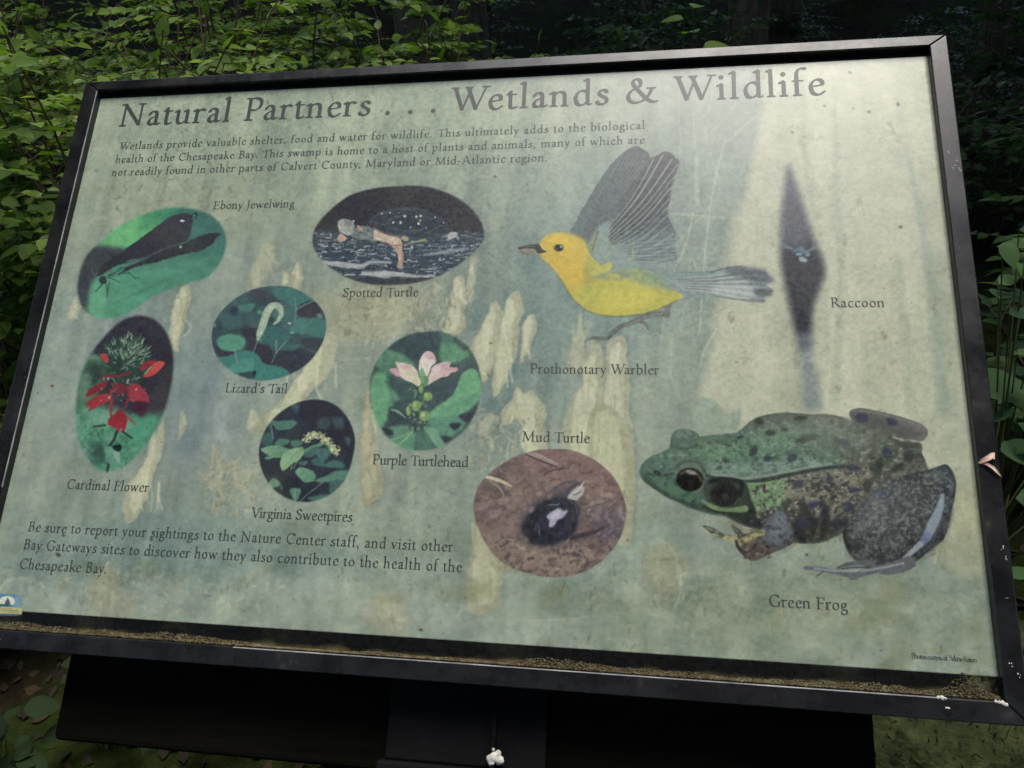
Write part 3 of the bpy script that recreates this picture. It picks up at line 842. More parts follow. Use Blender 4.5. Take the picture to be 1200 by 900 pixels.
    knee([(433, 450), (425, 480), (422, 540), (425, 590), (440, 590), (450, 560), (440, 530), (434, 500)], (168, 168, 140))
    knee([(212, 340), (202, 365), (196, 390), (205, 412), (215, 390), (222, 355), (222, 335)])
    knee([(300, 305), (288, 330), (298, 350), (318, 312), (322, 290), (310, 285)], K2, 4, .7)
    knee([(343, 318), (338, 336), (350, 340), (354, 318), (349, 308)], K, 2, .8)
    knee([(335, 320), (329, 334), (338, 336), (341, 324)], K, 2, .7)
    knee([(312, 285), (304, 330), (318, 320), (324, 300)], K2, 4, .5)
    knee([(88, 350), (80, 372), (86, 378), (95, 368), (94, 350)], K, 3, .7)
    knee([(168, 545), (150, 570), (142, 590), (150, 612), (165, 600), (180, 560), (192, 520), (192, 490), (180, 520)])
    knee([(213, 482), (208, 505), (211, 520), (218, 500), (217, 484)], K2, 2, .6)
    knee([(252, 470), (248, 500), (250, 520), (265, 522), (272, 495), (276, 475), (262, 468)], (150, 162, 158), 4, .7)
    knee([(296, 480), (290, 500), (300, 505), (310, 495)], K, 4, .7)
    knee([(560, 580), (552, 620), (550, 660), (550, 712), (584, 716), (590, 670), (600, 668), (590, 640), (570, 600)], (168, 170, 142), 4, .85)
    knee([(760, 640), (748, 655), (760, 690), (780, 700), (800, 690), (806, 660), (790, 640)], (150, 153, 126), 10, .6)
    knee([(836, 560), (830, 600), (900, 640), (1000, 610), (980, 590), (900, 600)], (160, 162, 132), 8, .6)
    knee([(1065, 600), (1080, 640), (1150, 680), (1170, 600), (1130, 560)], (165, 168, 136), 10, .5)
    knee([(110, 680), (100, 700), (112, 722), (160, 722), (150, 690), (130, 665)], (156, 160, 136), 8, .6)
    knee([(440, 700), (430, 735), (470, 745), (480, 720), (460, 700)], (160, 160, 134), 8, .6)
    A.wx = None
    g = np.random.default_rng(17)
    for (x0, y0, x1, y1, n_, c_) in [(395, 335, 530, 398, 260, (176, 174, 146)), (545, 480, 640, 560, 150, (178, 176, 148)), (236, 540, 300, 600, 130, (176, 170, 140)), (20, 665, 330, 716, 160, (168, 172, 148)), (640, 655, 880, 775, 320, (158, 160, 132)),
                                  (110, 195, 360, 262, 200, (160, 166, 142)), (560, 200, 640, 330, 60, (150, 162, 148)), (860, 620, 1150, 775, 260, (160, 162, 130)), (400, 560, 540, 735, 170, (160, 166, 142)), (130, 100, 520, 200, 240, (168, 176, 152))]:
        for i in range(n_):      # litter, water sparkle and bark texture of the swamp photograph
            x, y = g.uniform(x0, x1), g.uniform(y0, y1); a = g.normal(-.3, .9) if i % 2 else g.normal(1.57, .35); L = g.uniform(1, 9)
            cc = np.array(c_) * (1 if i % 3 else .72)
            A.line([(x, y), (x + L * math.cos(a), y + L * math.sin(a))], g.uniform(.5, 1.4), cc, .8, g.uniform(.3, .75))
    # white twigs, grass and splashes
    W = (186, 190, 170)
    for i in range(46):          # dry bush behind the warbler
        x, y = g.uniform(775, 870), g.uniform(150, 400); a = g.normal(-1.57, 0.55); L = g.uniform(18, 70)
        A.line([(x, y), (x + L * .5 * math.cos(a) + g.normal(0, 3), y + L * .5 * math.sin(a)), (x + L * math.cos(a), y + L * math.sin(a))], g.uniform(.25, .8), W, .8, g.uniform(.2, .55))
    A.line([(775, 400), (785, 330), (803, 290), (812, 250)], .8, W, .8, .6)
    A.line([(820, 390), (826, 300), (836, 220), (850, 165)], 1.0, W, .8, .6)
    A.line([(845, 215), (832, 180), (826, 150)], .7, W, .8, .5)
    A.line([(820, 430), (826, 410), (840, 385)], 1.3, W, .8, .6)
    A.line([(817, 185), (816, 215), (818, 240)], 2.2, W, 1.5, .5)
    A.line([(787, 250), (860, 256), (880, 254)], 1.0, (182, 184, 160), .9, .5)
    A.line([(788, 390), (786, 440), (800, 470)], .8, W, .8, .5)
    for (pp, w, o) in [([(770, 632), (785, 640), (796, 665), (798, 690), (790, 715)], 1.6, .6), ([(690, 655), (685, 665), (668, 675)], 2, .5), ([(620, 727), (660, 726), (700, 721)], 1.3, .6),
                       ([(0, 690), (10, 680), (26, 678)], 2.5, .7), ([(34, 700), (38, 670), (50, 660)], 1.0, .5), ([(400, 422), (430, 420), (436, 416)], .8, .6), ([(403, 437), (425, 442)], .8, .5),
                       ([(112, 256), (160, 246), (215, 236)], .6, .3), ([(95, 262), (130, 250), (160, 235)], .9, .35), ([(622, 440), (636, 448), (638, 460)], 1.4, .5), ([(560, 545), (600, 540), (640, 536)], 1.0, .4),
                       ([(768, 640), (790, 660), (802, 700)], 1.0, .4), ([(1000, 700), (960, 690), (900, 700)], .8, .3)]:
        A.line(pp, w * .6, W, 1.3, o * .6)
    for i in range(170):         # broken bright flecks
        x, y = [(g.uniform(400, 560), g.uniform(330, 400)), (g.uniform(240, 300), g.uniform(540, 600)), (g.uniform(550, 640), g.uniform(470, 540)), (g.uniform(20, 300), g.uniform(660, 715)),
                (g.uniform(100, 900), g.uniform(90, 260)), (g.uniform(650, 860), g.uniform(660, 760)), (g.uniform(700, 900), g.uniform(600, 700))][i % 7]
        if x > 880: continue
        r = g.uniform(1.0, 5.5); a = g.uniform(0, 6.28)
        A.line([(x, y), (x + r * math.cos(a), y + r * math.sin(a)), (x + r * 2 * math.cos(a + .6), y + r * 2 * math.sin(a + .6))], g.uniform(.4, 1.8), (180, 184, 162), 1.4, g.uniform(.15, .5))
    for i in range(26):          # roots and dry grass in the left middle
        x, y = g.uniform(245, 290), g.uniform(540, 598); a = g.normal(-1.6, .5); L = g.uniform(8, 30)
        A.line([(x, y), (x + L * math.cos(a), y + L * math.sin(a))], g.uniform(.4, 1.2), (176, 172, 142), 1, g.uniform(.3, .7))
    # mottling
    A.C += (fbm(X * .045, Y * .05, 41, 5) * 24)[:, None] * np.array([1, .95, .8])
    A.C += (fbm(X * .16, Y * .20, 43, 4) * 22)[:, None]
    A.C += (fbm(X * .5, Y * .5, 44, 3) * 14)[:, None]
    low = np.clip((Y - 560) / 120, 0, 1)
    A.C += (low * fbm(X * .03, Y * .045, 51, 5) * 46)[:, None] * np.array([1, .92, .85])
    sel = np.clip(fbm(X * .02, Y * .03, 61, 4) * 4 - .2, 0, 1) * low
    A.C[:] = A.C * (1 - .35 * sel[:, None]) + np.array([112, 116, 82.]) * .35 * sel[:, None]
    # dirt: specks and little stains
    D = [(64.3, 0, 0)]
    for (x, y, r) in [(580, 207, 1.8), (1052, 122, 2.4), (1055, 266, 2.2), (1018, 131, 2.0), (678, 254, 1.2), (493, 738, 2.4), (575, 402, 1.4), (639, 412, 1.0), (61, 452, 1.6), (44, 461, 1.0), (237, 424, 1.0), (190, 518, .9),
                      (74, 627, 2), (177, 632, 2.2), (68, 650, 3.2), (1147, 690, 1.3), (1032, 762, 1.4), (905, 535, .9), (1095, 357, 1), (966, 124, 1.5), (996, 85, 2.0), (1000, 127, 1.2), (928, 155, 1.5), (940, 258, 1.2), (983, 168, .9),
                      (735, 633, 1.2), (545, 700, 1.2), (540, 690, .8), (572, 440, 1.4), (209, 349, .9), (312, 143, .9), (213, 155, .9), (942, 160, 1), (1062, 655, 1.2), (674, 748, 1.2), (945, 650, 2.0), (863, 424, 1.2), (860, 385, .9), (503, 617, 1.2), (130, 271, 1.2)]:
        A.ell(x, y, r, r * .7, (66, 62, 46), (x * 7) % 90, .7, .8)
        A.ell(x + 1.5, y + 1, r * .6, r * .5, (80, 76, 56), 0, .6, .6)
    A.ell(61, 452, 1.8, 1.5, (130, 40, 30), 0, .6, .8)
    for i in range(420):
        x, y = g.uniform(-20, 1160), g.uniform(70, 790)
        if i % 3 == 0: y = g.uniform(600, 790)
        if i % 5 == 0: x, y = g.uniform(860, 1130), g.uniform(70, 480)
        A.ell(x, y, g.uniform(.4, 1.5), g.uniform(.3, .9), (96, 92, 66), g.uniform(0, 180), .7, g.uniform(.2, .7))
    for i in range(150):         # smudges and stains crusted on the cover
        x, y = g.uniform(860, 1140), g.uniform(75, 760); r = g.uniform(1.5, 7)
        if i % 3 == 0: x = g.uniform(-10, 860); y = g.uniform(90, 730)
        idx = np.nonzero((np.abs(X - x) < r * 2.5) & (np.abs(Y - y) < r * 2.5))[0]
        if len(idx):
            d = np.hypot(X[idx] - x, (Y[idx] - y) * .7) / r + 2.6 * fbm(X[idx] * .35, Y[idx] * .35, 300 + i % 9, 4)
            A.blend(idx, np.clip(1 - d, 0, 1) * g.uniform(.12, .45), (124, 124, 94) if i % 4 else (98, 94, 70))
    # dark printed strip along the foot and its dirt
    band = np.clip((-0.2852 - v) / 0.0006 + .5, 0, 1)
    bc = np.array([34., 34, 33]) + fbm(X * .1, Y * .3, 71, 4)[:, None] * 14
    A.C[:] = A.C * (1 - band[:, None]) + bc * band[:, None]
    dirt = np.clip((fbm(u * 60, v * 30, 81, 5) * 1.5 + (-0.2965 - v) / 0.005), 0, 1) * .9
    A.C[:] = A.C * (1 - dirt[:, None]) + (np.array([96., 88, 62]) + fbm(X * .5, Y * .5, 83)[:, None] * 50) * dirt[:, None]
    grown = np.clip(1 - np.hypot((X - 1145) / 22, (Y - 803) / 18) + fbm(X * .25, Y * .25, 85, 4) * 1.5, 0, 1)
    A.C[:] = A.C * (1 - .85 * grown[:, None]) + np.array([98., 98, 72]) * .85 * grown[:, None]
    A.C = np.clip(A.C, 0, 255)

def grid(u0, u1, v0, v1, cell):
    nu = int(math.ceil((u1 - u0) / cell)) + 1; nv = int(math.ceil((v1 - v0) / cell)) + 1
    U, Vv = np.meshgrid(np.linspace(u0, u1, nu), np.linspace(v0, v1, nv), indexing='xy')
    i = np.arange(nv - 1)[:, None] * nu + np.arange(nu - 1)[None]
    F = np.stack([i, i + 1, i + 1 + nu, i + nu], -1).reshape(-1, 4)
    return U.ravel(), Vv.ravel(), F

def art_mesh(name, U, Vv, F, keep, A, z, label=None, mat=None):
    if keep is not None:
        fk = keep[F].any(axis=1); F = F[fk]
        used = np.unique(F); remap = np.full(len(U), -1); remap[used] = np.arange(len(used)); F = remap[F]
        U, Vv, C = U[used], Vv[used], A.C[used]
    else: C = A.C
    o = mesh_obj(name, np.stack([U, Vv, np.full(len(U), z)], 1), F, mat or M['print'], sign)
    ca = o.data.color_attributes.new('print_color', 'FLOAT_COLOR', 'POINT')
    rgba = np.ones((len(U), 4), dtype=np.float32); rgba[:, :3] = ink(C)
    ca.data.foreach_set('color', rgba.ravel())
    if label: o['label'] = label
    return o

INK_GAIN, INK_LIFT = 0.97, 0.016
def ink(C):
    C = C * 0.96 + np.array([112., 122., 115.]) * 0.04      # fading, plus the grey veil of glare mixed into the ink
    g_ = C @ np.array([.3, .55, .15]); C = C * .95 + g_[:, None] * .05
    return np.clip((lin(C) - INK_LIFT) * INK_GAIN, 0.004, 0.85)

U, Vv, F = grid(XI0 - 0.002, XI1 + 0.002, YI0 - 0.003, 0.2853, 0.0011)
A = Art(*to_px(U, Vv)); background(A)
art_mesh('printed_sheet', U, Vv, F, None, A, 0.0, 'faded pale green swamp photograph printed over the whole sheet')

def piece(name, outline, paint, label, soft=3.0, cell=0.00075, o=(0, 0, 1), z=0.00006, smooth=True, extra=None):
    """one picture on the sheet: outline and painting in photograph units, feathered into the background print"""
    P = np.asarray(outline, float) / o[2] + [o[0], o[1]]
    if smooth: P = catmull(P, 6)
    Q = [P] + ([np.asarray(e, float) / o[2] + [o[0], o[1]] for e in extra] if extra else [])
    allp = np.vstack(Q)
    x0, y0 = allp.min(0) - soft * 1.5 - 4; x1, y1 = allp.max(0) + soft * 1.5 + 4
    cu, cv = to_uv(np.array([x0, x1, x1, x0]), np.array([y0, y0, y1, y1]))
    U, Vv, F = grid(cu.min(), cu.max(), cv.min(), cv.max(), cell)
    X, Y = to_px(U, Vv)
    d = seg_dist(X, Y, P, True); d = np.where(inside(X, Y, P), -d, d)
    keep = d < soft * 0.9
    if extra:
        for e_ in Q[1:]: keep |= (seg_dist(X, Y, e_, True) < 3.5) | inside(X, Y, e_)
    sub = np.nonzero(seg_keep(keep, F))[0]
    B = Art(X[sub], Y[sub]); background(B)
    T = Art(X[sub], Y[sub], B.C.copy()); T.o = o; T.C0 = B.C
    if not extra and name == 'picture': T.warp(1.1, .16, 3)
    if soft > 0 and not extra: paint(T)
    a = np.clip(0.5 - d[sub] / (2 * soft), 0, 1); a = (a * a * (3 - 2 * a))[:, None]
    if extra: paint(T)
    if not extra and name == 'picture':       # the dyes of the small pictures have paled
        T.C = T.C * .82 + (T.C @ np.array([.3, .55, .15]))[:, None] * .18
    w_ = np.clip(np.abs(T.C - B.C).sum(1) / 30, 0, 1)
    grain = fbm(T.X * .22, T.Y * .22, 91, 4) * .16 + fbm(T.X * .8, T.Y * .8, 92, 2) * .10
    T.C = np.clip(T.C * (1 + (grain * w_)[:, None]), 0, 255)
    if extra: C = T.C
    else: C = B.C * (1 - a) + T.C * a
    full = Art(X, Y, np.zeros((len(X), 3))); full.C[sub] = C
    return art_mesh(name, U, Vv, F, keep, full, z, label)

def seg_keep(keep, F):
    k = np.zeros(len(keep), bool); fk = keep[F].any(axis=1); k[np.unique(F[fk])] = True
    return k

# ------------------------------------------------------------------ the pictures
def p_jewel(A):
    A.C[:] = (74, 132, 108)
    A.poly([(150, 350), (260, 200), (480, 120), (640, 90), (640, 200), (520, 330), (400, 380), (200, 350)], (92, 176, 112), 5, 1)
    A.poly([(260, 330), (400, 230), (480, 180), (480, 300), (420, 350)], (102, 186, 118), 6, .7)
    A.poly([(620, 60), (900, 60), (1120, 200), (1120, 420), (900, 640), (860, 500), (700, 240)], (66, 118, 108), 8, 1)
    A.poly([(560, 60), (760, 60), (760, 110), (600, 210), (500, 250)], (68, 150, 104), 5, .8)
    A.poly([(40, 350), (200, 345), (400, 372), (330, 460), (210, 560), (165, 640), (155, 850), (60, 820), (40, 600)], (66, 72, 78), 5, 1, noise=.25)
    A.poly([(170, 640), (300, 560), (600, 500), (900, 420), (1060, 420), (960, 620), (500, 800), (300, 880), (150, 860)], (80, 158, 122), 7, .95, grad=(200, 800, 1000, 420, (72, 132, 112)))
    A.poly([(170, 640), (250, 600), (260, 860), (150, 860)], (92, 172, 126), 6, .6)
    for k in range(9): A.line([(200 + 60 * k, 820 - 30 * k), (420 + 60 * k, 700 - 22 * k), (700 + 40 * k, 560 - 10 * k)], 1.6, (66, 128, 102), 2, .35)
    A.mottle(.06, .1, .22, 3)
    dk = (56, 58, 66)
    A.poly([(820, 330), (900, 290), (980, 262), (1080, 262), (1030, 295), (1025, 320), (960, 370), (850, 400), (700, 440), (600, 470), (500, 490), (420, 520), (350, 555), (300, 575), (285, 555), (360, 510), (480, 470), (640, 400)], (60, 64, 70), 1.0, 1, noise=.2)
    A.poly([(840, 122), (875, 150), (872, 210), (850, 290), (815, 325), (720, 370), (600, 420), (480, 455), (360, 480), (270, 530), (215, 560), (205, 545), (260, 470), (380, 385), (470, 325), (580, 240), (680, 170), (770, 128)], dk, .9, 1, grad=(220, 560, 860, 150, (66, 68, 78)), noise=.12)
    A.line([(440, 455), (560, 420), (700, 360), (810, 325)], 3, (112, 128, 130), 1.0, .55)
    A.poly([(410, 450), (480, 440), (500, 460), (420, 480)], (76, 110, 108), 1, .8)
    A.poly([(290, 560), (340, 505), (400, 480), (380, 530), (310, 580)], (68, 136, 112), 1, .9)
    A.line([(860, 145), (900, 125), (895, 160)], [10, 9, 3], dk, .6)
    A.ell(885, 132, 14, 7, (92, 118, 110), 30, .5); A.ell(803, 173, 17, 6, (190, 196, 200), 0, .5); A.ell(792, 355, 12, 7, (158, 176, 170), -40, .5)
    A.ell(245, 590, 28, 30, (50, 66, 66), 20, .6)
    for P in [[(220, 550), (290, 570), (365, 608)], [(250, 600), (225, 640)], [(265, 610), (275, 690)], [(290, 600), (270, 715)], [(250, 610), (190, 670)], [(430, 540), (470, 578), (500, 572)], [(350, 545), (430, 540)], [(280, 570), (380, 500)]]:
        A.line(P, 3.2, (48, 70, 68), .5, .9, smooth=False)
    A.line([(235, 555), (330, 575)], 2.5, (110, 150, 140), .5, .7)
    A.line([(165, 500), (175, 545), (205, 545)], 3, (100, 110, 112), .6, .8)
piece('picture', [(220, 330), (330, 230), (480, 150), (640, 95), (780, 80), (900, 95), (1010, 140), (1080, 210), (1110, 310), (1090, 420), (1030, 520), (960, 580), (860, 605), (760, 640), (600, 705), (480, 785), (380, 840), (260, 860), (150, 830), (90, 760), (65, 660), (75, 560), (110, 450), (160, 380)],
      p_jewel, 'bean shaped picture of a black winged damselfly on a green leaf', 2.4, o=(80, 230, 6))

def p_spotted(A):
    A.C[:] = (56, 57, 64)
    A.poly([(30, 345), (1180, 360), (1180, 720), (30, 720)], (62, 76, 88), 3, 1, smooth=False)
    g = np.random.default_rng(3)
    for i in range(420):
        y = 355 + 300 * g.random(); x = g.uniform(60, 1130); L = g.uniform(5, 60) * (0.6 + (y - 350) / 400)
        c = [(150, 164, 172), (112, 128, 138), (44, 54, 66), (176, 184, 186)][g.integers(4)]
        A.line([(x, y), (x + L * .5, y + g.normal(0, 3)), (x + L, y + g.normal(0, 2))], g.uniform(1.5, 5), c, .5, g.uniform(.3, .85))
    A.spots(260, (70, 360, 1120, 640), [(180, 188, 190), (150, 165, 172)], 3, 7, 5)
    A.line([(110, 545), (240, 560), (360, 570), (430, 545), (550, 548)], [10, 18, 14, 9, 6], (176, 180, 180), 1.2, .8)
    A.line([(380, 610), (480, 615), (600, 622), (720, 635), (820, 630)], [16, 22, 12, 9, 7], (180, 184, 182), 1.2, .85)
    A.line([(760, 500), (900, 480), (1030, 460)], [6, 12, 8], (150, 164, 168), 1.5, .7)
    A.poly([(160, 580), (300, 600), (420, 585), (500, 600), (380, 604), (260, 610)], (52, 60, 70), 2, .8)
    A.poly([(230, 640), (380, 645), (560, 650), (840, 645), (760, 720), (330, 720)], (62, 66, 74), 2, 1)
    for i in range(160):
        x, y = g.uniform(400, 960), g.uniform(210, 400); A.ell(x, y, g.uniform(1.5, 4), g.uniform(1.5, 3), (134, 148, 154), 0, .5, g.uniform(.3, .8))
    # shell with star-like spots
    A.poly([(410, 300), (480, 235), (600, 205), (740, 215), (850, 270), (920, 330), (900, 380), (780, 410), (640, 390), (520, 370), (450, 340)], (60, 70, 80), 1.5, .8, noise=.4); A.line([(415, 300), (480, 238), (600, 208), (740, 216), (850, 268), (920, 328)], 3, (96, 108, 116), 1.2, .5); A.line([(440, 335), (540, 365), (640, 385), (780, 400), (900, 372)], 4, (92, 102, 108), 1.2, .6)
    for P in [[(480, 250), (540, 235), (600, 265)], [(430, 290), (520, 310), (560, 270), (640, 250)], [(540, 330), (640, 350), (760, 340)], [(780, 360), (860, 320), (900, 315)], [(620, 215), (700, 225), (760, 270)]]:
        A.line(P, 2, (112, 128, 134), .6, .6)
    for (x, y, r) in [(565, 297, 7), (610, 297, 8), (638, 260, 8), (710, 263, 8), (735, 258, 7), (724, 305, 9), (825, 265, 5), (545, 238, 5), (492, 243, 5), (600, 240, 3), (736, 283, 5), (315, 288, 7), (770, 330, 4), (670, 330, 4), (880, 300, 4)]:
        A.ell(x, y, r, r, (188, 196, 194), 0, .5)
    A.ell(935, 380, 34, 22, (172, 178, 174), -20, .9, .9); A.ell(890, 382, 20, 8, (120, 134, 140), 0, .8, .8)
    # neck, head, arm
    A.poly([(330, 330), (400, 320), (450, 350), (480, 400), (420, 415), (350, 405), (290, 380)], (116, 128, 128), 1, 1, noise=.3)
    A.poly([(218, 300), (240, 278), (285, 280), (320, 305), (318, 345), (290, 380), (240, 362), (220, 330)], (172, 176, 166), .8, 1, grad=(230, 350, 310, 290, (132, 140, 140)))
    for i in range(60):
        x, y = g.uniform(320, 470), g.uniform(330, 412); A.line([(x, y), (x + g.uniform(8, 26), y + g.uniform(2, 9))], g.uniform(1, 3), [(150, 158, 150), (72, 84, 90), (52, 60, 68)][i % 3], .6, .7, smooth=False)
    for i in range(40):
        x, y = g.uniform(224, 316), g.uniform(284, 372); A.ell(x, y, g.uniform(3, 9), g.uniform(2, 6), [(120, 126, 120), (196, 196, 182), (84, 92, 94)][i % 3], g.uniform(0, 180), .8, .5) if ((x - 268) / 44) ** 2 + ((y - 322) / 42) ** 2 < 1 else None
    A.poly([(258, 300), (290, 288), (305, 310), (285, 325)], (108, 116, 116), 1, .7)
    A.poly([(215, 395), (240, 372), (272, 395), (262, 412), (225, 418)], (190, 160, 140), .8, 1)
    A.line([(345, 322), (370, 348)], [8, 5], (186, 140, 112), .6)
    A.line([(290, 380), (340, 405), (420, 412)], 3, (48, 52, 60), .6, .9)
    A.poly([(450, 345), (520, 370), (600, 395), (620, 430), (618, 470), (632, 500), (622, 560), (600, 580), (592, 560), (596, 510), (570, 460), (540, 430), (480, 410), (445, 395)], (192, 178, 154), .8, 1, grad=(520, 400, 610, 560, (172, 138, 120)), noise=.5)
    A.line([(470, 350), (540, 378), (600, 385)], 4, (150, 108, 98), .6, .9); A.line([(480, 412), (540, 440), (580, 440), (680, 432)], 3, (142, 100, 98), .6, .8)
    A.ell(640, 398, 24, 17, (158, 160, 120), 20, .8, .9); A.ell(745, 408, 26, 8, (166, 166, 96), -10, .8, .9); A.line([(640, 430), (780, 412)], 4, (120, 126, 110), .8, .7)
    A.ell(605, 575, 24, 8, (178, 150, 136), 20, .8, .8)
piece('picture', [(600, 70), (760, 72), (920, 120), (1040, 200), (1115, 300), (1130, 400), (1070, 480), (960, 570), (840, 635), (700, 675), (560, 688), (400, 680), (250, 630), (140, 555), (70, 460), (62, 380), (90, 310), (170, 220), (290, 130), (440, 85)],
      p_spotted, 'oval picture of a turtle with white specks at dark rippled water', 1.6, o=(355, 205, 5.333))

def p_cardinal(A):
    A.C[:] = (58, 58, 68)
    A.poly([(80, 250), (200, 260), (260, 330), (200, 460), (120, 560), (60, 560)], (74, 118, 92), 6, .9); A.poly([(100, 400), (150, 390), (150, 470), (90, 480)], (96, 130, 104), 6, .8)
    A.poly([(60, 560), (200, 520), (300, 540), (420, 575), (600, 560), (560, 700), (420, 880), (180, 880), (70, 720)], (74, 138, 108), 7, 1, noise=.5)
    A.poly([(160, 560), (250, 560), (260, 620), (170, 620)], (104, 158, 132), 6, .8); A.poly([(150, 740), (230, 720), (240, 820), (170, 800)], (54, 80, 74), 7, .9)
    A.poly([(370, 580), (480, 570), (520, 640), (420, 720), (360, 680)], (70, 150, 118), 8, .7)
    A.poly([(140, 310), (230, 300), (240, 380), (170, 400)], (52, 66, 66), 6, .8)
    A.mottle(.09, .09, .3, 8)
    A.blotch([(60, 560), (400, 540), (600, 560), (560, 760), (300, 900), (100, 860)], (112, 160, 138), .07, .07, .05, 311, .6, 6, k=4); A.blotch([(60, 200), (240, 260), (260, 560), (60, 600)], (104, 146, 120), .1, .1, .06, 312, .6, 6, k=4)
    A.poly([(260, 180), (380, 150), (470, 220), (470, 330), (400, 420), (300, 420), (230, 320), (245, 230)], (52, 74, 66), 4, .85)
    g = np.random.default_rng(12)
    for i in range(150):         # spiky green crown of buds
        t = g.uniform(0, 6.28); r = g.uniform(10, 105); x = 355 + math.cos(t) * r * 1.05; y = 235 + math.sin(t) * r * .82
        a = math.atan2(y - 300, x - 350) + g.normal(0, .4); L = g.uniform(14, 38)
        c = [(122, 156, 130), (88, 124, 98), (146, 168, 146), (60, 92, 78)][g.integers(4)]
        A.line([(x, y), (x + L * math.cos(a), y + L * math.sin(a))], [3.2, .8], c, .5, .9, smooth=False)
    for i in range(40):
        x, y = g.uniform(250, 460), g.uniform(290, 430); a = g.uniform(0, 6.28); L = g.uniform(10, 30)
        A.line([(x, y), (x + L * math.cos(a), y + L * math.sin(a))], 2, [(104, 132, 118), (150, 160, 150), (44, 60, 60)][g.integers(3)], .5, .8)
    R1, R2, R3 = (158, 48, 58), (134, 48, 58), (182, 66, 66)
    A.poly([(215, 250), (240, 246), (258, 268), (252, 294), (228, 280)], R3, .8)
    A.poly([(440, 365), (470, 330), (500, 292), (540, 285), (552, 300), (520, 340), (475, 368)], R3, .8, grad=(450, 360, 540, 290, (204, 80, 72)))
    A.poly([(425, 320), (450, 290), (490, 280), (500, 290), (470, 310), (440, 335)], R1, .8); A.line([(450, 350), (480, 315)], 4, (110, 150, 110), .6)
    A.line([(225, 365), (300, 362), (370, 345)], 6, R2, .7); A.poly([(135, 470), (160, 430), (210, 400), (255, 390), (230, 430), (180, 460)], R2, .8)
    A.poly([(135, 512), (170, 480), (220, 460), (262, 462), (250, 500), (200, 525), (145, 555), (160, 525)], (160, 52, 60), .8)
    A.poly([(370, 410), (410, 405), (450, 440), (470, 480), (468, 505), (440, 495), (430, 510), (405, 498), (380, 500), (362, 450)], (158, 58, 70), .8)
    A.poly([(400, 500), (470, 505), (440, 575), (400, 560)], (74, 44, 58), 3, .8)
    A.poly([(295, 400), (345, 410), (340, 450), (300, 460), (270, 440)], R2, 1, .8)
    A.line([(268, 440), (272, 490), (270, 560), (285, 600)], [6, 8, 6, 4], (160, 48, 60), .7); A.line([(355, 420), (362, 480), (345, 530)], [5, 6, 4], (134, 50, 60), .7)
    A.poly([(290, 560), (318, 535), (345, 560), (355, 600), (340, 655), (322, 640), (305, 665), (290, 635), (255, 620), (262, 585)], R2, .8, grad=(300, 540, 300, 660, (170, 48, 62)))
    A.line([(350, 570), (385, 605), (400, 618)], 4, (170, 50, 60), .6)
    A.spots(26, (215, 350, 420, 500), [(170, 176, 176), (140, 120, 126)], 3, 8, 3, .8)
    for P, w in [([(300, 655), (285, 700), (250, 745)], 7), ([(330, 655), (380, 690)], 6), ([(180, 630), (240, 622)], 5), ([(265, 800), (250, 870)], 7), ([(250, 740), (320, 735)], 5)]: A.line(P, w, (48, 62, 62), .8, .95)
    A.poly([(240, 740), (290, 745), (310, 800), (330, 840), (290, 850), (250, 810)], (88, 150, 124), 1.2, .9); A.poly([(285, 760), (310, 755), (315, 820), (290, 800)], (134, 168, 158), 1, .8)
    A.poly([(280, 730), (325, 728), (320, 760), (290, 755)], (36, 46, 52), 1, .9)
piece('picture', [(430, 45), (520, 80), (580, 170), (600, 290), (580, 450), (530, 600), (450, 730), (350, 830), (250, 870), (160, 820), (100, 700), (85, 560), (100, 400), (150, 270), (240, 150), (330, 70)],
      p_cardinal, 'oval picture of a red flower spike with green buds', 2.6, o=(70, 360, 4.5))

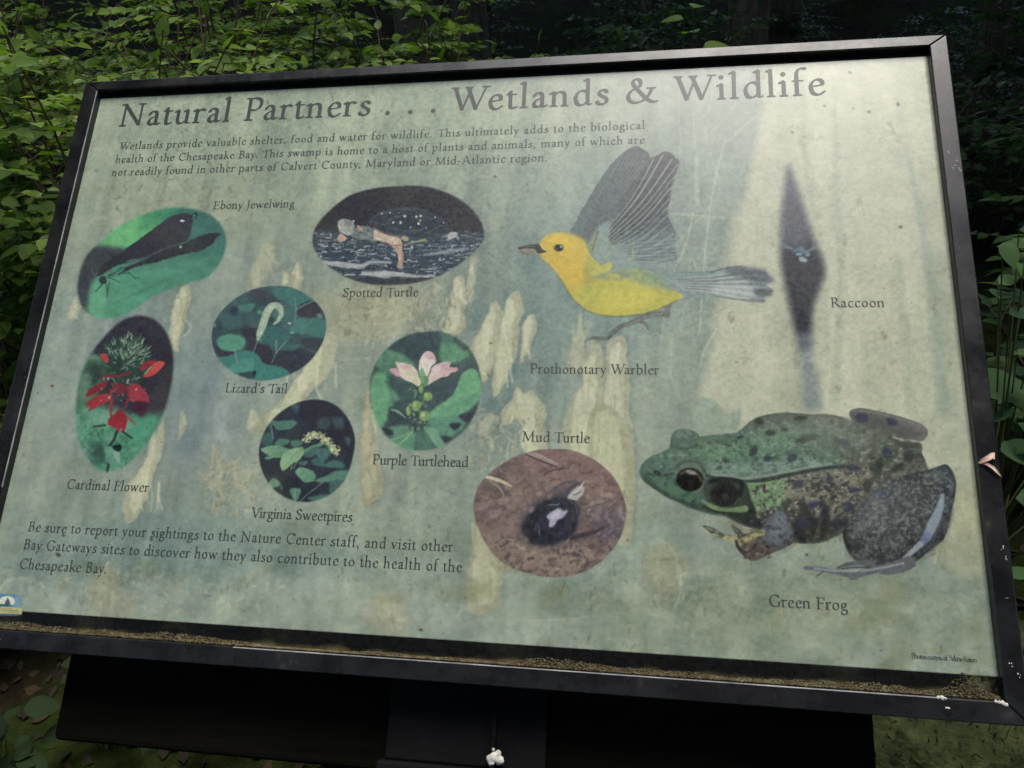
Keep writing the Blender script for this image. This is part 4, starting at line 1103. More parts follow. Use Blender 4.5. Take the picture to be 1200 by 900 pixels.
def p_lizard(A):
    A.C[:] = (66, 92, 96)
    A.mottle(.05, .06, .5, 4)
    D = (62, 62, 74); T = (58, 112, 104)
    A.poly([(90, 400), (120, 380), (150, 620), (300, 820), (200, 780), (100, 620)], (60, 76, 80), 3, .8)
    for P, c in [([(590, 90), (640, 80), (760, 100), (900, 170), (900, 200), (760, 240), (680, 190), (610, 150)], (66, 118, 112)), ([(400, 120), (500, 100), (640, 200), (480, 200)], (70, 74, 84)),
                 ([(310, 230), (440, 215), (400, 280), (330, 270)], (70, 122, 112)), ([(640, 230), (760, 260), (760, 360), (680, 380)], (64, 106, 104)), ([(790, 240), (920, 190), (1000, 300), (880, 330), (800, 320)], D),
                 ([(800, 330), (1010, 350), (1010, 490), (880, 470), (720, 430), (790, 380)], (64, 118, 112)), ([(720, 430), (760, 380), (790, 340), (860, 350), (850, 460)], (70, 126, 116)), ([(820, 500), (1000, 500), (960, 600), (840, 560)], (62, 72, 82)),
                 ([(320, 420), (460, 420), (450, 520), (560, 560), (600, 640), (700, 720), (500, 700), (380, 640), (380, 520)], D), ([(600, 600), (760, 560), (920, 620), (860, 700), (740, 780), (690, 760), (640, 700)], (60, 64, 76)),
                 ([(460, 520), (500, 420), (600, 400), (720, 440), (730, 500), (620, 560), (540, 545)], (62, 108, 106)), ([(640, 540), (800, 540), (760, 590), (640, 590)], (66, 102, 104)),
                 ([(140, 640), (300, 600), (420, 600), (490, 660), (520, 700), (680, 740), (710, 790), (560, 840), (400, 830), (240, 760)], (62, 128, 118)), ([(300, 690), (400, 650), (440, 700), (400, 760), (300, 780), (220, 750)], (72, 142, 126)),
                 ([(140, 500), (200, 470), (300, 468), (362, 510), (345, 575), (270, 600), (180, 590), (145, 550)], (80, 148, 122)), ([(130, 560), (180, 600), (300, 600), (220, 640), (150, 640)], (64, 62, 72)), ([(240, 250), (300, 240), (290, 300), (250, 300)], (58, 72, 82)),
                 ([(300, 790), (420, 760), (440, 820), (340, 810)], (58, 72, 80)), ([(600, 260), (650, 270), (640, 340), (600, 330), (575, 300)], (68, 110, 112)), ([(180, 330), (320, 320), (330, 400), (200, 420)], (64, 98, 100))]:
        A.poly(P, c, 1.4, .95)
    A.ell(480, 285, 22, 18, (74, 150, 122), 0, 1.2, .9); A.ell(965, 315, 24, 18, (84, 140, 134), 20, 1.6, .9)
    for P, w in [([(768, 180), (775, 262)], 5), ([(775, 265), (840, 225), (920, 192)], 5), ([(775, 262), (760, 380)], 4), ([(615, 520), (615, 610)], 6), ([(615, 610), (700, 515)], 5), ([(615, 610), (580, 690)], 3), ([(465, 510), (430, 605)], 4), ([(278, 585), (300, 700)], 8), ([(120, 380), (118, 400)], 6)]:
        A.line(P, w, (104, 142, 132), .6, .85, smooth=False)
    A.line([(715, 370), (730, 375)], 7, (160, 182, 168), .6); A.line([(735, 450), (750, 448)], 6, (130, 190, 170), .6)
    pth = [(465, 500), (478, 460), (500, 400), (520, 340), (545, 275), (580, 235), (620, 228), (650, 255), (655, 300), (630, 350), (597, 378)]
    A.line(pth, [10, 24, 30, 30, 32, 28, 24, 22, 17, 13, 8], (150, 176, 148), .8)
    A.line(pth[:6], [3, 8, 10, 10, 12, 10], (172, 190, 164), 1, .7)
    g = np.random.default_rng(2); Pc = catmull(pth, 12, False)
    for i in range(300):
        q = Pc[g.integers(len(Pc) - 12)]; x, y = q + g.normal(0, 14, 2)
        A.ell(x, y, 4, 3, [(186, 200, 172), (110, 144, 126), (164, 186, 150)][g.integers(3)], 0, .4, .6)
    A.line([(540, 300), (600, 250), (640, 290)], 3, (186, 188, 140), .8, .5)
    A.ell(435, 775, 16, 20, (44, 50, 60), 0, .8)
piece('picture', [(600, 70), (760, 90), (900, 170), (990, 270), (1020, 380), (990, 530), (880, 690), (740, 780), (580, 832), (420, 830), (280, 780), (160, 680), (100, 560), (95, 430), (150, 300), (270, 180), (430, 95)],
      p_lizard, 'oval picture of a curved white flower spike over teal leaves', 1.0, o=(235, 325, 6.925))

def p_sweet(A):
    A.C[:] = (54, 60, 70); A.mottle(.05, .06, .35, 5)
    A.poly([(380, 60), (640, 60), (800, 200), (840, 400), (760, 480), (600, 300), (400, 200)], (56, 56, 68), 6, .8)
    for P, c, s in [([(545, 230), (600, 190), (650, 220), (620, 290), (560, 280)], (64, 82, 88), 3), ([(660, 200), (740, 200), (750, 280), (690, 270)], (66, 84, 90), 3), ([(340, 100), (400, 90), (390, 150)], (68, 96, 98), 3), ([(760, 360), (800, 360), (790, 410)], (74, 98, 98), 3),
                 ([(215, 240), (290, 215), (390, 230), (350, 275), (270, 295), (220, 285)], (76, 126, 110), 1), ([(170, 235), (210, 215), (260, 235), (220, 260)], (80, 124, 108), 1), ([(110, 330), (190, 320), (190, 400), (120, 410)], (64, 100, 96), 2), ([(215, 390), (260, 360), (330, 370), (300, 410), (230, 420)], (76, 124, 108), 1.2),
                 ([(340, 380), (400, 370), (430, 400), (360, 430)], (74, 118, 106), 1.5), ([(440, 460), (560, 430), (560, 470), (480, 510), (430, 490)], (70, 106, 102), 1.5), ([(540, 450), (640, 440), (620, 520), (560, 520)], (72, 112, 106), 2),
                 ([(500, 530), (560, 510), (600, 540), (590, 580), (520, 560)], (66, 108, 104), 1.5), ([(600, 560), (680, 530), (760, 560), (740, 590), (620, 580)], (70, 112, 104), 1.5), ([(620, 650), (700, 610), (800, 610), (760, 680), (700, 700), (580, 690)], (82, 130, 110), 2), ([(400, 540), (470, 540), (440, 570)], (72, 118, 104), 1.2),
                 ([(650, 700), (740, 690), (700, 760), (650, 780)], (70, 106, 100), 2.5), ([(470, 830), (560, 800), (640, 800), (560, 850)], (74, 112, 106), 2), ([(540, 680), (600, 660), (640, 690), (560, 700)], (84, 134, 112), 1.5)]:
        A.poly(P, c, s, .95)
    for P in [[(590, 700), (540, 740), (470, 795), (410, 850)], [(500, 690), (580, 690)]]: A.line(P, 4, (104, 118, 104), .7, .8)
    A.line([(185, 255), (200, 360)], 6, (96, 128, 128), .7, .9); A.line([(170, 260), (185, 310)], 8, (78, 96, 104), 1, .8)
    A.poly([(105, 450), (150, 420), (230, 412), (300, 430), (340, 450), (300, 490), (240, 510), (170, 495)], (112, 162, 122), .8, 1, grad=(110, 450, 330, 450, (84, 134, 108)))
    A.line([(115, 452), (200, 455), (300, 455)], 2, (140, 182, 144), .6, .7)
    A.poly([(140, 505), (180, 495), (200, 510), (150, 520)], (84, 140, 112), 1)
    A.poly([(440, 445), (520, 410), (570, 390), (600, 410), (520, 435), (450, 465)], (84, 132, 106), 1)
    A.poly([(255, 545), (275, 490), (330, 445), (400, 428), (438, 430), (435, 480), (400, 530), (350, 560), (300, 600), (270, 605)], (134, 176, 128), .7, 1, grad=(270, 600, 430, 430, (118, 162, 122)))
    A.line([(430, 440), (360, 490), (280, 600)], 2.4, (96, 142, 104), .6, .9); A.spots(14, (260, 440, 430, 590), (112, 156, 112), 3, 8, 4, .6)
    A.line([(350, 560), (340, 600)], 3, (110, 154, 112), .6); A.line([(385, 540), (360, 590)], 3, (110, 154, 112), .6)
    A.poly([(372, 620), (400, 590), (450, 588), (510, 620), (535, 665), (510, 695), (450, 698), (400, 665)], (108, 158, 122), .8, 1, grad=(380, 620, 530, 690, (84, 134, 106)))
    A.line([(385, 610), (450, 645), (520, 680)], 2, (84, 130, 104), .6, .8)
    A.poly([(165, 710), (205, 670), (262, 718), (230, 740), (180, 748)], (98, 148, 120), .9); A.line([(205, 675), (210, 745)], 2, (70, 110, 96), .6)
    A.poly([(332, 755), (370, 748), (412, 760), (405, 820), (370, 845), (340, 800)], (82, 132, 108), .9); A.line([(370, 755), (375, 850)], 3, (130, 160, 140), .6, .8)
    A.ell(268, 745, 10, 16, (120, 140, 134), 20, .7, .8); A.ell(300, 720, 40, 60, (48, 54, 62), 0, 4, .7)
    g = np.random.default_rng(6); Pc = catmull([(450, 365), (490, 340), (550, 335), (600, 365), (640, 405), (670, 440), (690, 465)], 10, False)
    for i in range(260):
        q = Pc[g.integers(len(Pc))]; x, y = q + g.normal(0, 15, 2); a = g.uniform(0, 6.28)
        A.line([(x, y), (x + 11 * math.cos(a), y + 11 * math.sin(a))], 4, [(196, 204, 156), (160, 176, 116), (110, 138, 98), (206, 212, 170)][g.integers(4)], .4, .8, smooth=False)
piece('picture', [(560, 55), (690, 100), (790, 210), (840, 360), (820, 520), (760, 680), (640, 800), (480, 855), (320, 830), (190, 740), (110, 600), (90, 450), (140, 290), (250, 160), (400, 75)],
      p_sweet, 'oval picture of a pale flower tassel above round green leaves on near black', 1.2, o=(290, 460, 6.667))

def p_purple(A):
    A.C[:] = (74, 96, 94); A.mottle(.07, .07, .6, 6)
    for P, c, s in [([(230, 90), (400, 60), (560, 70), (560, 240), (420, 280), (300, 220), (230, 160)], (64, 82, 86), 5), ([(110, 240), (200, 170), (300, 240), (260, 340), (160, 340)], (82, 130, 106), 4), ([(200, 180), (300, 210), (380, 270), (330, 290), (230, 230)], (92, 142, 112), 3),
                 ([(560, 130), (640, 110), (700, 170), (760, 190), (700, 250), (570, 260)], (88, 148, 112), 3), ([(560, 60), (660, 80), (600, 150)], (78, 120, 104), 3), ([(80, 420), (130, 330), (200, 360), (230, 460), (230, 560), (190, 660), (150, 710), (100, 640)], (96, 162, 116), 3),
                 ([(200, 380), (400, 400), (480, 480), (380, 560), (250, 530), (230, 450)], (66, 90, 90), 6), ([(470, 420), (620, 370), (780, 240), (800, 300), (700, 380), (640, 500), (500, 580), (460, 520)], (70, 88, 92), 4),
                 ([(640, 480), (700, 350), (760, 300), (810, 330), (840, 420), (820, 500), (760, 570), (640, 640), (520, 660), (480, 610), (540, 560)], (104, 170, 122), 2), ([(680, 500), (820, 480), (780, 560), (620, 650), (520, 640)], (96, 156, 118), 3),
                 ([(480, 640), (700, 620), (760, 620), (700, 720), (600, 780), (520, 740)], (88, 142, 116), 3), ([(215, 560), (330, 620), (370, 720), (260, 740), (180, 700), (200, 640)], (62, 78, 82), 3), ([(620, 680), (680, 672), (700, 690), (650, 720)], (54, 62, 72), 2), ([(680, 620), (780, 600), (740, 670)], (66, 66, 78), 2),
                 ([(200, 700), (350, 690), (380, 760), (250, 770)], (92, 138, 112), 3), ([(220, 790), (360, 735), (380, 860), (300, 860)], (90, 150, 114), 2), ([(390, 740), (480, 740), (560, 820), (400, 850)], (78, 116, 100), 3), ([(440, 700), (520, 710), (590, 820), (540, 840), (480, 760)], (104, 158, 126), 1.5),
                 ([(165, 700), (230, 720), (230, 760), (180, 740)], (50, 66, 68), 2), ([(220, 440), (280, 500), (240, 520)], (92, 146, 110), 3), ([(560, 760), (640, 770), (600, 800)], (58, 72, 78), 2)]:
        A.poly(P, c, s, .95)
    A.mottle(.14, .14, .18, 9)
    A.line([(225, 580), (270, 595), (320, 635)], [4, 8, 3], (116, 156, 136), .7); A.line([(265, 830), (320, 780), (370, 735)], 3, (146, 178, 134), .6); A.line([(205, 790), (290, 765), (365, 735)], 4, (118, 164, 124), .6); A.line([(480, 635), (580, 640)], 3, (104, 150, 124), .6, .8)
    for P, w in [([(400, 440), (395, 620), (390, 720)], 10), ([(440, 560), (400, 640)], 6), ([(350, 620), (390, 700)], 6)]: A.line(P, w, (58, 78, 74), 1, .9)
    A.spots(60, (340, 420, 480, 720), [(96, 132, 100), (56, 78, 74), (120, 152, 116)], 5, 16, 8, .7)
    A.poly([(212, 308), (250, 303), (285, 330), (280, 355), (250, 350)], (190, 150, 160), .8)
    A.poly([(252, 262), (300, 260), (350, 275), (395, 310), (415, 360), (425, 400), (405, 420), (370, 400), (320, 375), (280, 350), (270, 310)], (204, 190, 176), .7, 1, grad=(290, 280, 410, 410, (200, 200, 162)))
    A.poly([(295, 285), (340, 280), (355, 300), (320, 312)], (196, 132, 142), 2, .6); A.line([(256, 265), (270, 310), (285, 350)], 2.5, (176, 130, 142), .6, .8)
    A.poly([(412, 270), (425, 220), (460, 188), (490, 188), (520, 215), (525, 260), (500, 285), (480, 330), (465, 360), (430, 350), (415, 320)], (206, 190, 188), .7, 1, grad=(470, 190, 450, 350, (212, 208, 186)))
    A.poly([(450, 200), (500, 198), (522, 230), (480, 240)], (194, 148, 158), 2.2, .6)
    A.poly([(480, 345), (510, 290), (560, 262), (625, 256), (622, 290), (665, 292), (672, 318), (630, 330), (608, 355), (560, 360), (520, 385), (475, 412), (460, 400)], (196, 162, 168), .7, 1, grad=(640, 300, 480, 390, (204, 186, 172)))
    A.poly([(500, 300), (540, 280), (560, 310), (520, 350)], (210, 196, 194), 2, .6); A.line([(560, 290), (620, 262)], 3, (176, 128, 144), .8, .7); A.line([(580, 350), (600, 310), (660, 300)], 2, (170, 120, 138), .7, .7)
    A.poly([(432, 290), (455, 340), (450, 400), (430, 405), (420, 350)], (110, 162, 116), .7); A.poly([(455, 350), (478, 380), (455, 425), (440, 400)], (96, 146, 106), .8)
    for (x, y, rx, ry) in [(428, 440, 16, 28), (472, 492, 30, 30), (395, 555, 30, 38), (340, 588, 15, 36), (452, 626, 34, 34)]:
        A.ell(x, y, rx, ry, (120, 158, 92), 5, .8); A.ell(x - rx * .25, y - ry * .3, rx * .5, ry * .45, (152, 182, 112), 0, 1.4, .8); A.line([(x, y - ry), (x + rx * .3, y)], 2, (86, 124, 76), .6, .7)
    A.line([(390, 460), (385, 500)], 7, (96, 130, 118), .8, .8)
piece('picture', [(460, 50), (600, 60), (720, 130), (800, 240), (835, 400), (810, 570), (730, 710), (590, 820), (420, 860), (260, 820), (150, 710), (90, 560), (75, 420), (110, 280), (200, 160), (320, 80)],
      p_purple, 'oval picture of pale pink petals above round green buds', 1.9, o=(420, 380, 5.806))

def p_mud(A):
    A.C[:] = (122, 102, 98)
    A.mottle(.04, .06, .35, 7); A.mottle(.14, .2, .35, 8)
    for P, c, s, o in [([(300, 60), (900, 60), (1050, 300), (900, 420), (600, 300), (400, 200)], (134, 108, 102), 10, .7), ([(80, 540), (300, 600), (560, 680), (800, 640), (700, 860), (300, 820), (100, 700)], (136, 120, 106), 10, .8), ([(820, 440), (1020, 440), (1000, 600), (850, 620)], (96, 90, 104), 10, .7),
                 ([(240, 740), (330, 780), (400, 830), (300, 830), (230, 790)], (62, 62, 66), 6, .7), ([(120, 280), (260, 290), (300, 350), (160, 320)], (84, 78, 82), 4, .7), ([(560, 680), (760, 660), (800, 720), (700, 800), (500, 780)], (146, 130, 116), 8, .6),
                 ([(360, 540), (420, 420), (520, 350), (640, 300), (760, 340), (740, 480), (700, 600), (560, 670), (420, 640)], (76, 72, 84), 9, .9)]:
        A.poly(P, c, s, o)
    al = [(0, 0), (1100, 0), (1100, 900), (0, 900)]
    A.blotch(al, (150, 132, 120), .10, .13, .07, 301, .5, 9, -15); A.blotch(al, (80, 70, 72), .12, .16, .10, 302, .5, 9, -15); A.blotch([(60, 560), (600, 640), (1000, 560), (900, 860), (200, 860)], (70, 64, 64), .16, .2, .06, 303, .55, 6)
    g = np.random.default_rng(14)
    for i in range(240):
        x, y = g.uniform(80, 1030), g.uniform(60, 850); a = g.normal(-.2, .7); L = g.uniform(8, 60)
        c = [(84, 74, 76), (150, 132, 122), (104, 86, 84), (70, 66, 72)][g.integers(4)]
        A.line([(x, y), (x + L * .5 * math.cos(a), y + L * .5 * math.sin(a) + g.normal(0, 4)), (x + L * math.cos(a), y + L * math.sin(a))], g.uniform(1, 4.5), c, .8, g.uniform(.25, .7))
    A.spots(60, (100, 600, 900, 850), [(162, 148, 136), (80, 74, 74)], 4, 16, 6, .5, 1.2); A.spots(34, (780, 320, 1020, 620), [(160, 146, 140), (72, 70, 90)], 4, 18, 7, .55, 1.4)
    A.line([(520, 215), (560, 195), (640, 180)], 4, (74, 64, 68), .7, .9)
    A.line([(400, 82), (500, 110), (600, 165)], [16, 14, 8], (148, 134, 124), .8); A.line([(400, 92), (500, 135), (600, 170)], 4, (62, 56, 62), .8, .9); A.line([(470, 90), (600, 150)], 4, (166, 156, 144), .7, .9)
    A.line([(160, 232), (240, 255), (320, 292)], [10, 11, 3], (186, 180, 148), .6); A.line([(180, 255), (240, 300), (270, 350)], [5, 7, 3], (150, 138, 104), .6, .9)
    A.ell(905, 345, 40, 13, (156, 142, 132), -5, 2, .7); A.ell(865, 385, 26, 12, (160, 148, 136), -20, 2, .7)
    # dark shell with sky shine, shadow streak
    A.poly([(400, 600), (380, 540), (420, 470), (500, 390), (600, 360), (700, 380), (735, 450), (720, 540), (680, 600), (600, 640), (520, 660), (440, 640)], (48, 50, 60), 3, 1, noise=.5)
    A.poly([(500, 420), (600, 375), (690, 400), (715, 470), (690, 560), (620, 600), (540, 590), (490, 520)], (56, 58, 70), 3, .9, noise=.4)
    A.line([(690, 610), (780, 590), (860, 560), (920, 530)], [18, 16, 10, 5], (62, 58, 68), 2.5, .9); A.line([(900, 540), (980, 580), (980, 600)], 10, (84, 84, 104), 3, .6)
    A.line([(460, 560), (480, 520), (490, 600)], 3, (106, 106, 136), 1, .7); A.line([(660, 370), (710, 410), (725, 460)], 3, (110, 108, 128), .8, .7); A.line([(550, 405), (600, 405), (610, 395)], 3, (140, 136, 158), .7, .7)
    A.poly([(535, 475), (570, 445), (610, 428), (640, 445), (660, 440), (640, 480), (600, 500), (575, 540), (548, 540), (550, 500)], (164, 160, 182), 1.4, 1); A.poly([(560, 470), (610, 440), (620, 470), (580, 495)], (186, 182, 200), 1.6, .8)
    A.poly([(660, 360), (690, 320), (730, 290), (765, 300), (750, 350), (710, 375)], (168, 166, 162), 1, 1); A.line([(690, 350), (740, 300), (765, 262)], [3, 5, 2], (196, 194, 192), .7); A.line([(700, 345), (745, 325)], 5, (110, 110, 96), .8, .8)
    A.line([(650, 350), (680, 300), (740, 270)], 6, (70, 72, 90), 1, .9); A.line([(560, 320), (640, 270), (720, 268)], 7, (76, 78, 98), 1.5, .7); A.ell(440, 435, 14, 22, (140, 124, 132), 30, 2, .7)
    A.line([(350, 650), (370, 675), (390, 668)], 5, (166, 158, 152), .8, .7); A.line([(390, 340), (420, 410)], 3, (84, 74, 78), .8, .8); A.line([(780, 430), (860, 400)], 4, (76, 66, 70), .8, .8)
piece('picture', [(560, 60), (700, 70), (850, 140), (960, 250), (1020, 390), (1020, 520), (960, 660), (840, 780), (690, 845), (540, 855), (380, 820), (230, 740), (130, 600), (80, 450), (100, 310), (190, 200), (330, 110), (450, 70)],
      p_mud, 'round picture of a dark wet turtle on brown mud', .9, o=(540, 515, 5.295))

def p_raccoon(A):
    A.C[:] = (48, 54, 64)
    A.poly([(40, 30), (140, 30), (170, 250), (120, 320), (60, 320)], (76, 82, 94), 6, .8)
    A.poly([(60, 340), (240, 340), (230, 480), (180, 600), (110, 600)], (38, 42, 54), 5, .9)
    A.poly([(120, 620), (200, 620), (210, 720), (130, 720)], (98, 110, 116), 6, .9); A.poly([(120, 690), (230, 690), (230, 900), (120, 900)], (128, 143, 137), 5, 1)
    A.mottle(.1, .1, .2, 3)
    A.line([(88, 318), (110, 322)], 4, (110, 145, 155), 1.6, .7); A.line([(118, 330), (140, 325), (160, 335), (185, 320)], [5, 9, 7, 4], (92, 134, 150), 2, .75); A.ell(148, 360, 15, 8, (156, 184, 192), 20, 1.8, .85); A.ell(135, 342, 12, 5, (130, 176, 184), 0, .8, .8); A.ell(165, 345, 8, 5, (130, 176, 184), 0, .8, .7)
    A.line([(140, 722), (165, 702), (205, 708)], 2.5, (150, 158, 148), .7, .8); A.line([(175, 690), (190, 715)], 2, (150, 158, 148), .7, .8)
piece('picture', [(100, 45), (130, 120), (160, 210), (185, 290), (215, 360), (220, 410), (200, 470), (180, 540), (178, 630), (188, 720), (207, 820), (205, 868), (148, 868), (143, 760), (132, 680), (112, 560), (88, 450), (72, 350), (72, 230), (84, 120)],
      p_raccoon, 'narrow dark blurred picture shaped like a flame in the pale trunk', 7.5, o=(890, 180, 2.9))

# ---- the warbler, cut out on the print
bird_far = [(240, 412), (275, 350), (300, 300), (345, 225), (390, 155), (430, 105), (470, 68), (505, 45), (530, 42), (555, 55), (575, 68), (583, 90), (600, 95), (560, 200), (450, 330), (360, 420), (320, 450), (270, 425)]
bird_near = [(583, 98), (615, 78), (640, 65), (665, 66), (684, 80), (688, 92), (705, 100), (702, 125), (690, 150), (682, 172), (672, 210), (662, 245), (668, 262), (655, 300), (650, 325), (662, 350), (675, 375), (690, 410), (680, 450), (692, 500), (690, 522), (640, 530), (570, 540), (520, 560), (420, 575), (350, 590), (310, 560), (330, 470), (400, 360), (500, 230), (550, 150)]
bird_tail = [(560, 548), (620, 568), (700, 574), (790, 575), (850, 570), (890, 557), (930, 550), (965, 547), (1010, 552), (1050, 560), (1075, 575), (1075, 585), (1096, 592), (1085, 600), (1096, 612), (1075, 625), (1095, 642), (1092, 652), (1090, 668), (1068, 674), (1045, 680), (1062, 690), (1055, 700), (1020, 698), (960, 690), (900, 683), (850, 672), (800, 672), (760, 682), (710, 690), (640, 650)]
bird_body = [(120, 452), (135, 428), (165, 411), (205, 408), (240, 412), (280, 428), (308, 448), (330, 500), (400, 560), (480, 565), (540, 560), (600, 575), (640, 610), (690, 650), (722, 675), (700, 690), (650, 712), (600, 735), (540, 748), (480, 756), (400, 756), (345, 745), (300, 720), (255, 680), (225, 635), (200, 590), (175, 555), (150, 530), (125, 505), (118, 480)]
bird_foot = [(665, 700), (655, 725), (655, 762), (620, 745), (560, 760), (510, 785), (470, 795), (435, 815), (415, 845), (390, 858), (350, 850), (305, 866)]
def p_bird(A):
    A.line([(658, 705), (655, 760)], [16, 9], (112, 116, 106), .7)
    A.line([(655, 750), (600, 748), (545, 765), (500, 788), (465, 798), (430, 822), (405, 850), (370, 852), (340, 850), (305, 866)], [12, 12, 13, 10, 10, 9, 8, 9, 6, 2], (104, 110, 102), .6)
    A.line([(540, 782), (562, 790), (578, 818)], [6, 6, 2], (104, 110, 102), .6); A.line([(640, 745), (560, 765), (480, 800)], 3, (136, 138, 126), .8, .7); A.line([(440, 825), (400, 855)], 3, (78, 84, 80), .7, .8)
    # far wing
    A.poly(bird_far, (70, 82, 82), .8, 1, grad=(540, 60, 280, 420, (98, 114, 114)))
    for i in range(16):
        t = i / 15; A.line([(290 + 40 * t, 420 + 10 * t), (360 + 70 * t, 270 + 30 * t), (470 + 110 * t, 75 + 30 * t)], 2.6, (58, 66, 70) if i % 2 else (112, 122, 120), 1, .6)
    A.line([(583, 95), (520, 190), (420, 330), (350, 410)], 3, (72, 78, 82), 1.4, .7)
    # near wing with its fan of quills
    A.poly(bird_near, (60, 70, 71), .8, 1, grad=(640, 250, 480, 560, (114, 132, 130)))
    tips = [(600, 92), (640, 72), (680, 90), (700, 115), (688, 165), (670, 215), (664, 262), (655, 300), (652, 335), (664, 370), (684, 410), (686, 455), (690, 505)]
    root0 = np.array([432, 470.])
    g = np.random.default_rng(4)
    for k in range(len(tips) * 3 - 2):
        q = k / 3; i = int(q); w = q - i
        a = np.array(tips[i], float); b = np.array(tips[min(i + 1, len(tips) - 1)], float); tip = a * (1 - w) + b * w
        r0 = root0 + np.array([-70 + 130 * (k / 37), -110 + 190 * (k / 37)]) * .6
        mid = (r0 + tip) / 2 + np.array([8, 20])
        dark = k % 3 != 0
        if dark: A.line([r0, mid, tip], [2, 6, 5], (52, 60, 62), 1.1, .75)
        else: A.line([r0, mid, tip * .97 + mid * .03], [1.2, 3.2, 2.2], (158, 166, 162), .7, .9)
    A.poly([(590, 330), (650, 320), (665, 360), (680, 400), (560, 400)], (84, 90, 98), 4, .45)
    A.poly([(500, 420), (690, 400), (690, 520), (560, 540), (480, 520), (430, 470)], (118, 138, 138), 7, .55)
    for k in range(12): A.line([(445 + 4 * k, 455 + 5 * k), (560, 440 + 7 * k), (686, 425 + 8 * k)], 2.2, (146, 162, 160) if k % 2 else (98, 114, 116), 1, .55)
    # shoulder coverts, pale blue grey
    A.poly([(310, 540), (320, 470), (350, 400), (385, 365), (415, 370), (410, 440), (450, 470), (500, 510), (540, 545), (500, 575), (420, 580), (340, 600)], (132, 152, 146), 3, .9)
    for i in range(60):
        x, y = g.uniform(330, 520), g.uniform(400, 570); a = g.normal(-.9, .5)
        A.line([(x, y), (x + 26 * math.cos(a), y + 26 * math.sin(a))], [3, .8], [(152, 170, 158), (112, 130, 122), (168, 178, 110), (140, 158, 132)][g.integers(4)], .9, .5, smooth=False)
    A.line([(330, 500), (345, 440), (362, 395)], [12, 9, 3], (132, 142, 96), 1.4, .8); A.line([(340, 480), (362, 400)], 3, (84, 92, 74), 1, .7)
    # tail
    A.poly(bird_tail, (128, 146, 144), .8, 1)
    A.poly([(560, 550), (700, 576), (850, 572), (800, 665), (700, 660), (620, 600)], (120, 140, 138), 3, .9)
    for k in range(11):
        t = k / 10; y1 = 560 + 128 * t
        A.line([(680, 600 + 40 * t), (850, 588 + 70 * t), (1000, y1), (1062, y1 + 4)], [2, 3.5, 6, 4], [(176, 184, 178), (92, 100, 104)][k % 2], 1.2, .65)
    A.poly([(880, 620), (980, 625), (1050, 650), (1040, 690), (900, 672), (830, 650)], (178, 186, 180), 5, .65)
    A.poly([(930, 550), (1050, 558), (1096, 592), (1096, 615), (1050, 622), (990, 606), (900, 570)], (78, 84, 92), 4, .75); A.poly([(1020, 640), (1095, 645), (1090, 668), (1040, 678)], (78, 84, 90), 3, .85); A.poly([(960, 690), (1060, 685), (1055, 700)], (92, 98, 100), 2, .8)
    A.line([(840, 572), (900, 556), (965, 547)], 3, (74, 84, 86), .7, .8); A.line([(850, 672), (960, 690)], 2.5, (92, 104, 102), .7, .7); A.line([(700, 574), (850, 572)], 2.5, (92, 108, 106), .8, .7)
    A.line([(690, 600), (780, 610), (860, 612)], 3, (96, 116, 116), 1.2, .6); A.line([(650, 600), (740, 650), (770, 664)], 4, (150, 164, 158), 1.2, .6)
    # body
    A.poly(bird_body, (182, 174, 84), .9, 1)
    A.poly([(118, 450), (165, 408), (240, 410), (310, 448), (310, 560), (330, 640), (260, 660), (200, 590), (120, 505)], (198, 172, 76), 4, .95)
    A.poly([(140, 440), (180, 418), (240, 425), (280, 450), (240, 470), (170, 455)], (206, 184, 80), 4, .8)
    A.poly([(330, 600), (450, 590), (560, 620), (640, 640), (700, 676), (640, 710), (520, 750), (400, 754), (320, 728), (260, 670)], (178, 176, 84), 5, .9)
    A.poly([(400, 660), (560, 650), (600, 690), (480, 730), (380, 715)], (196, 188, 88), 7, .8)
    A.poly([(400, 565), (540, 560), (620, 600), (690, 650), (600, 640), (480, 600)], (134, 152, 116), 4, .8); A.poly([(540, 560), (640, 590), (690, 650), (620, 625)], (120, 142, 128), 3, .8)
    A.poly([(300, 560), (330, 510), (345, 600), (320, 640)], (150, 148, 84), 4, .7)
    A.poly([(330, 575), (380, 545), (420, 530), (412, 565), (360, 590)], (184, 182, 92), 2, .9); A.poly([(345, 590), (420, 568), (500, 580), (470, 600), (390, 606)], (118, 134, 116), 3, .7); A.line([(410, 585), (450, 590)], 8, (178, 178, 98), 2, .8)
    A.line([(205, 600), (255, 680), (320, 735), (400, 756), (500, 756), (600, 735), (700, 690)], 2.5, (96, 106, 92), .8, .75); A.line([(150, 530), (205, 600)], 1.5, (120, 118, 92), .8, .6)
    for i in range(80):
        x, y = g.uniform(220, 640), g.uniform(600, 740); A.line([(x, y), (x + g.uniform(10, 34), y - g.uniform(2, 9))], 1.8, [(198, 190, 104), (158, 156, 80)][i % 2], 1, .3, smooth=False)
    # bill with an insect, eye
    A.poly([(24, 468), (60, 459), (110, 452), (122, 462), (125, 474), (150, 487), (120, 494), (105, 490), (95, 478), (60, 474), (30, 478)], (58, 60, 62), .6, 1, smooth=False)
    A.line([(40, 466), (110, 462)], 2, (110, 112, 108), .6, .7)
    A.poly([(30, 480), (60, 472), (100, 476), (98, 492), (70, 502), (52, 494), (40, 498)], (134, 134, 122), .8, .95); A.line([(34, 484), (60, 496), (90, 486)], 2, (84, 84, 78), .6, .8)
    A.ell(197, 470, 23, 17, (122, 104, 58), 0, 1, .8); A.ell(197, 470, 17, 14, (44, 40, 44), 0, .6); A.ell(206, 465, 5, 4, (190, 190, 180), 0, .5, .9); A.ell(190, 474, 7, 5, (74, 66, 66), 0, .7, .7)
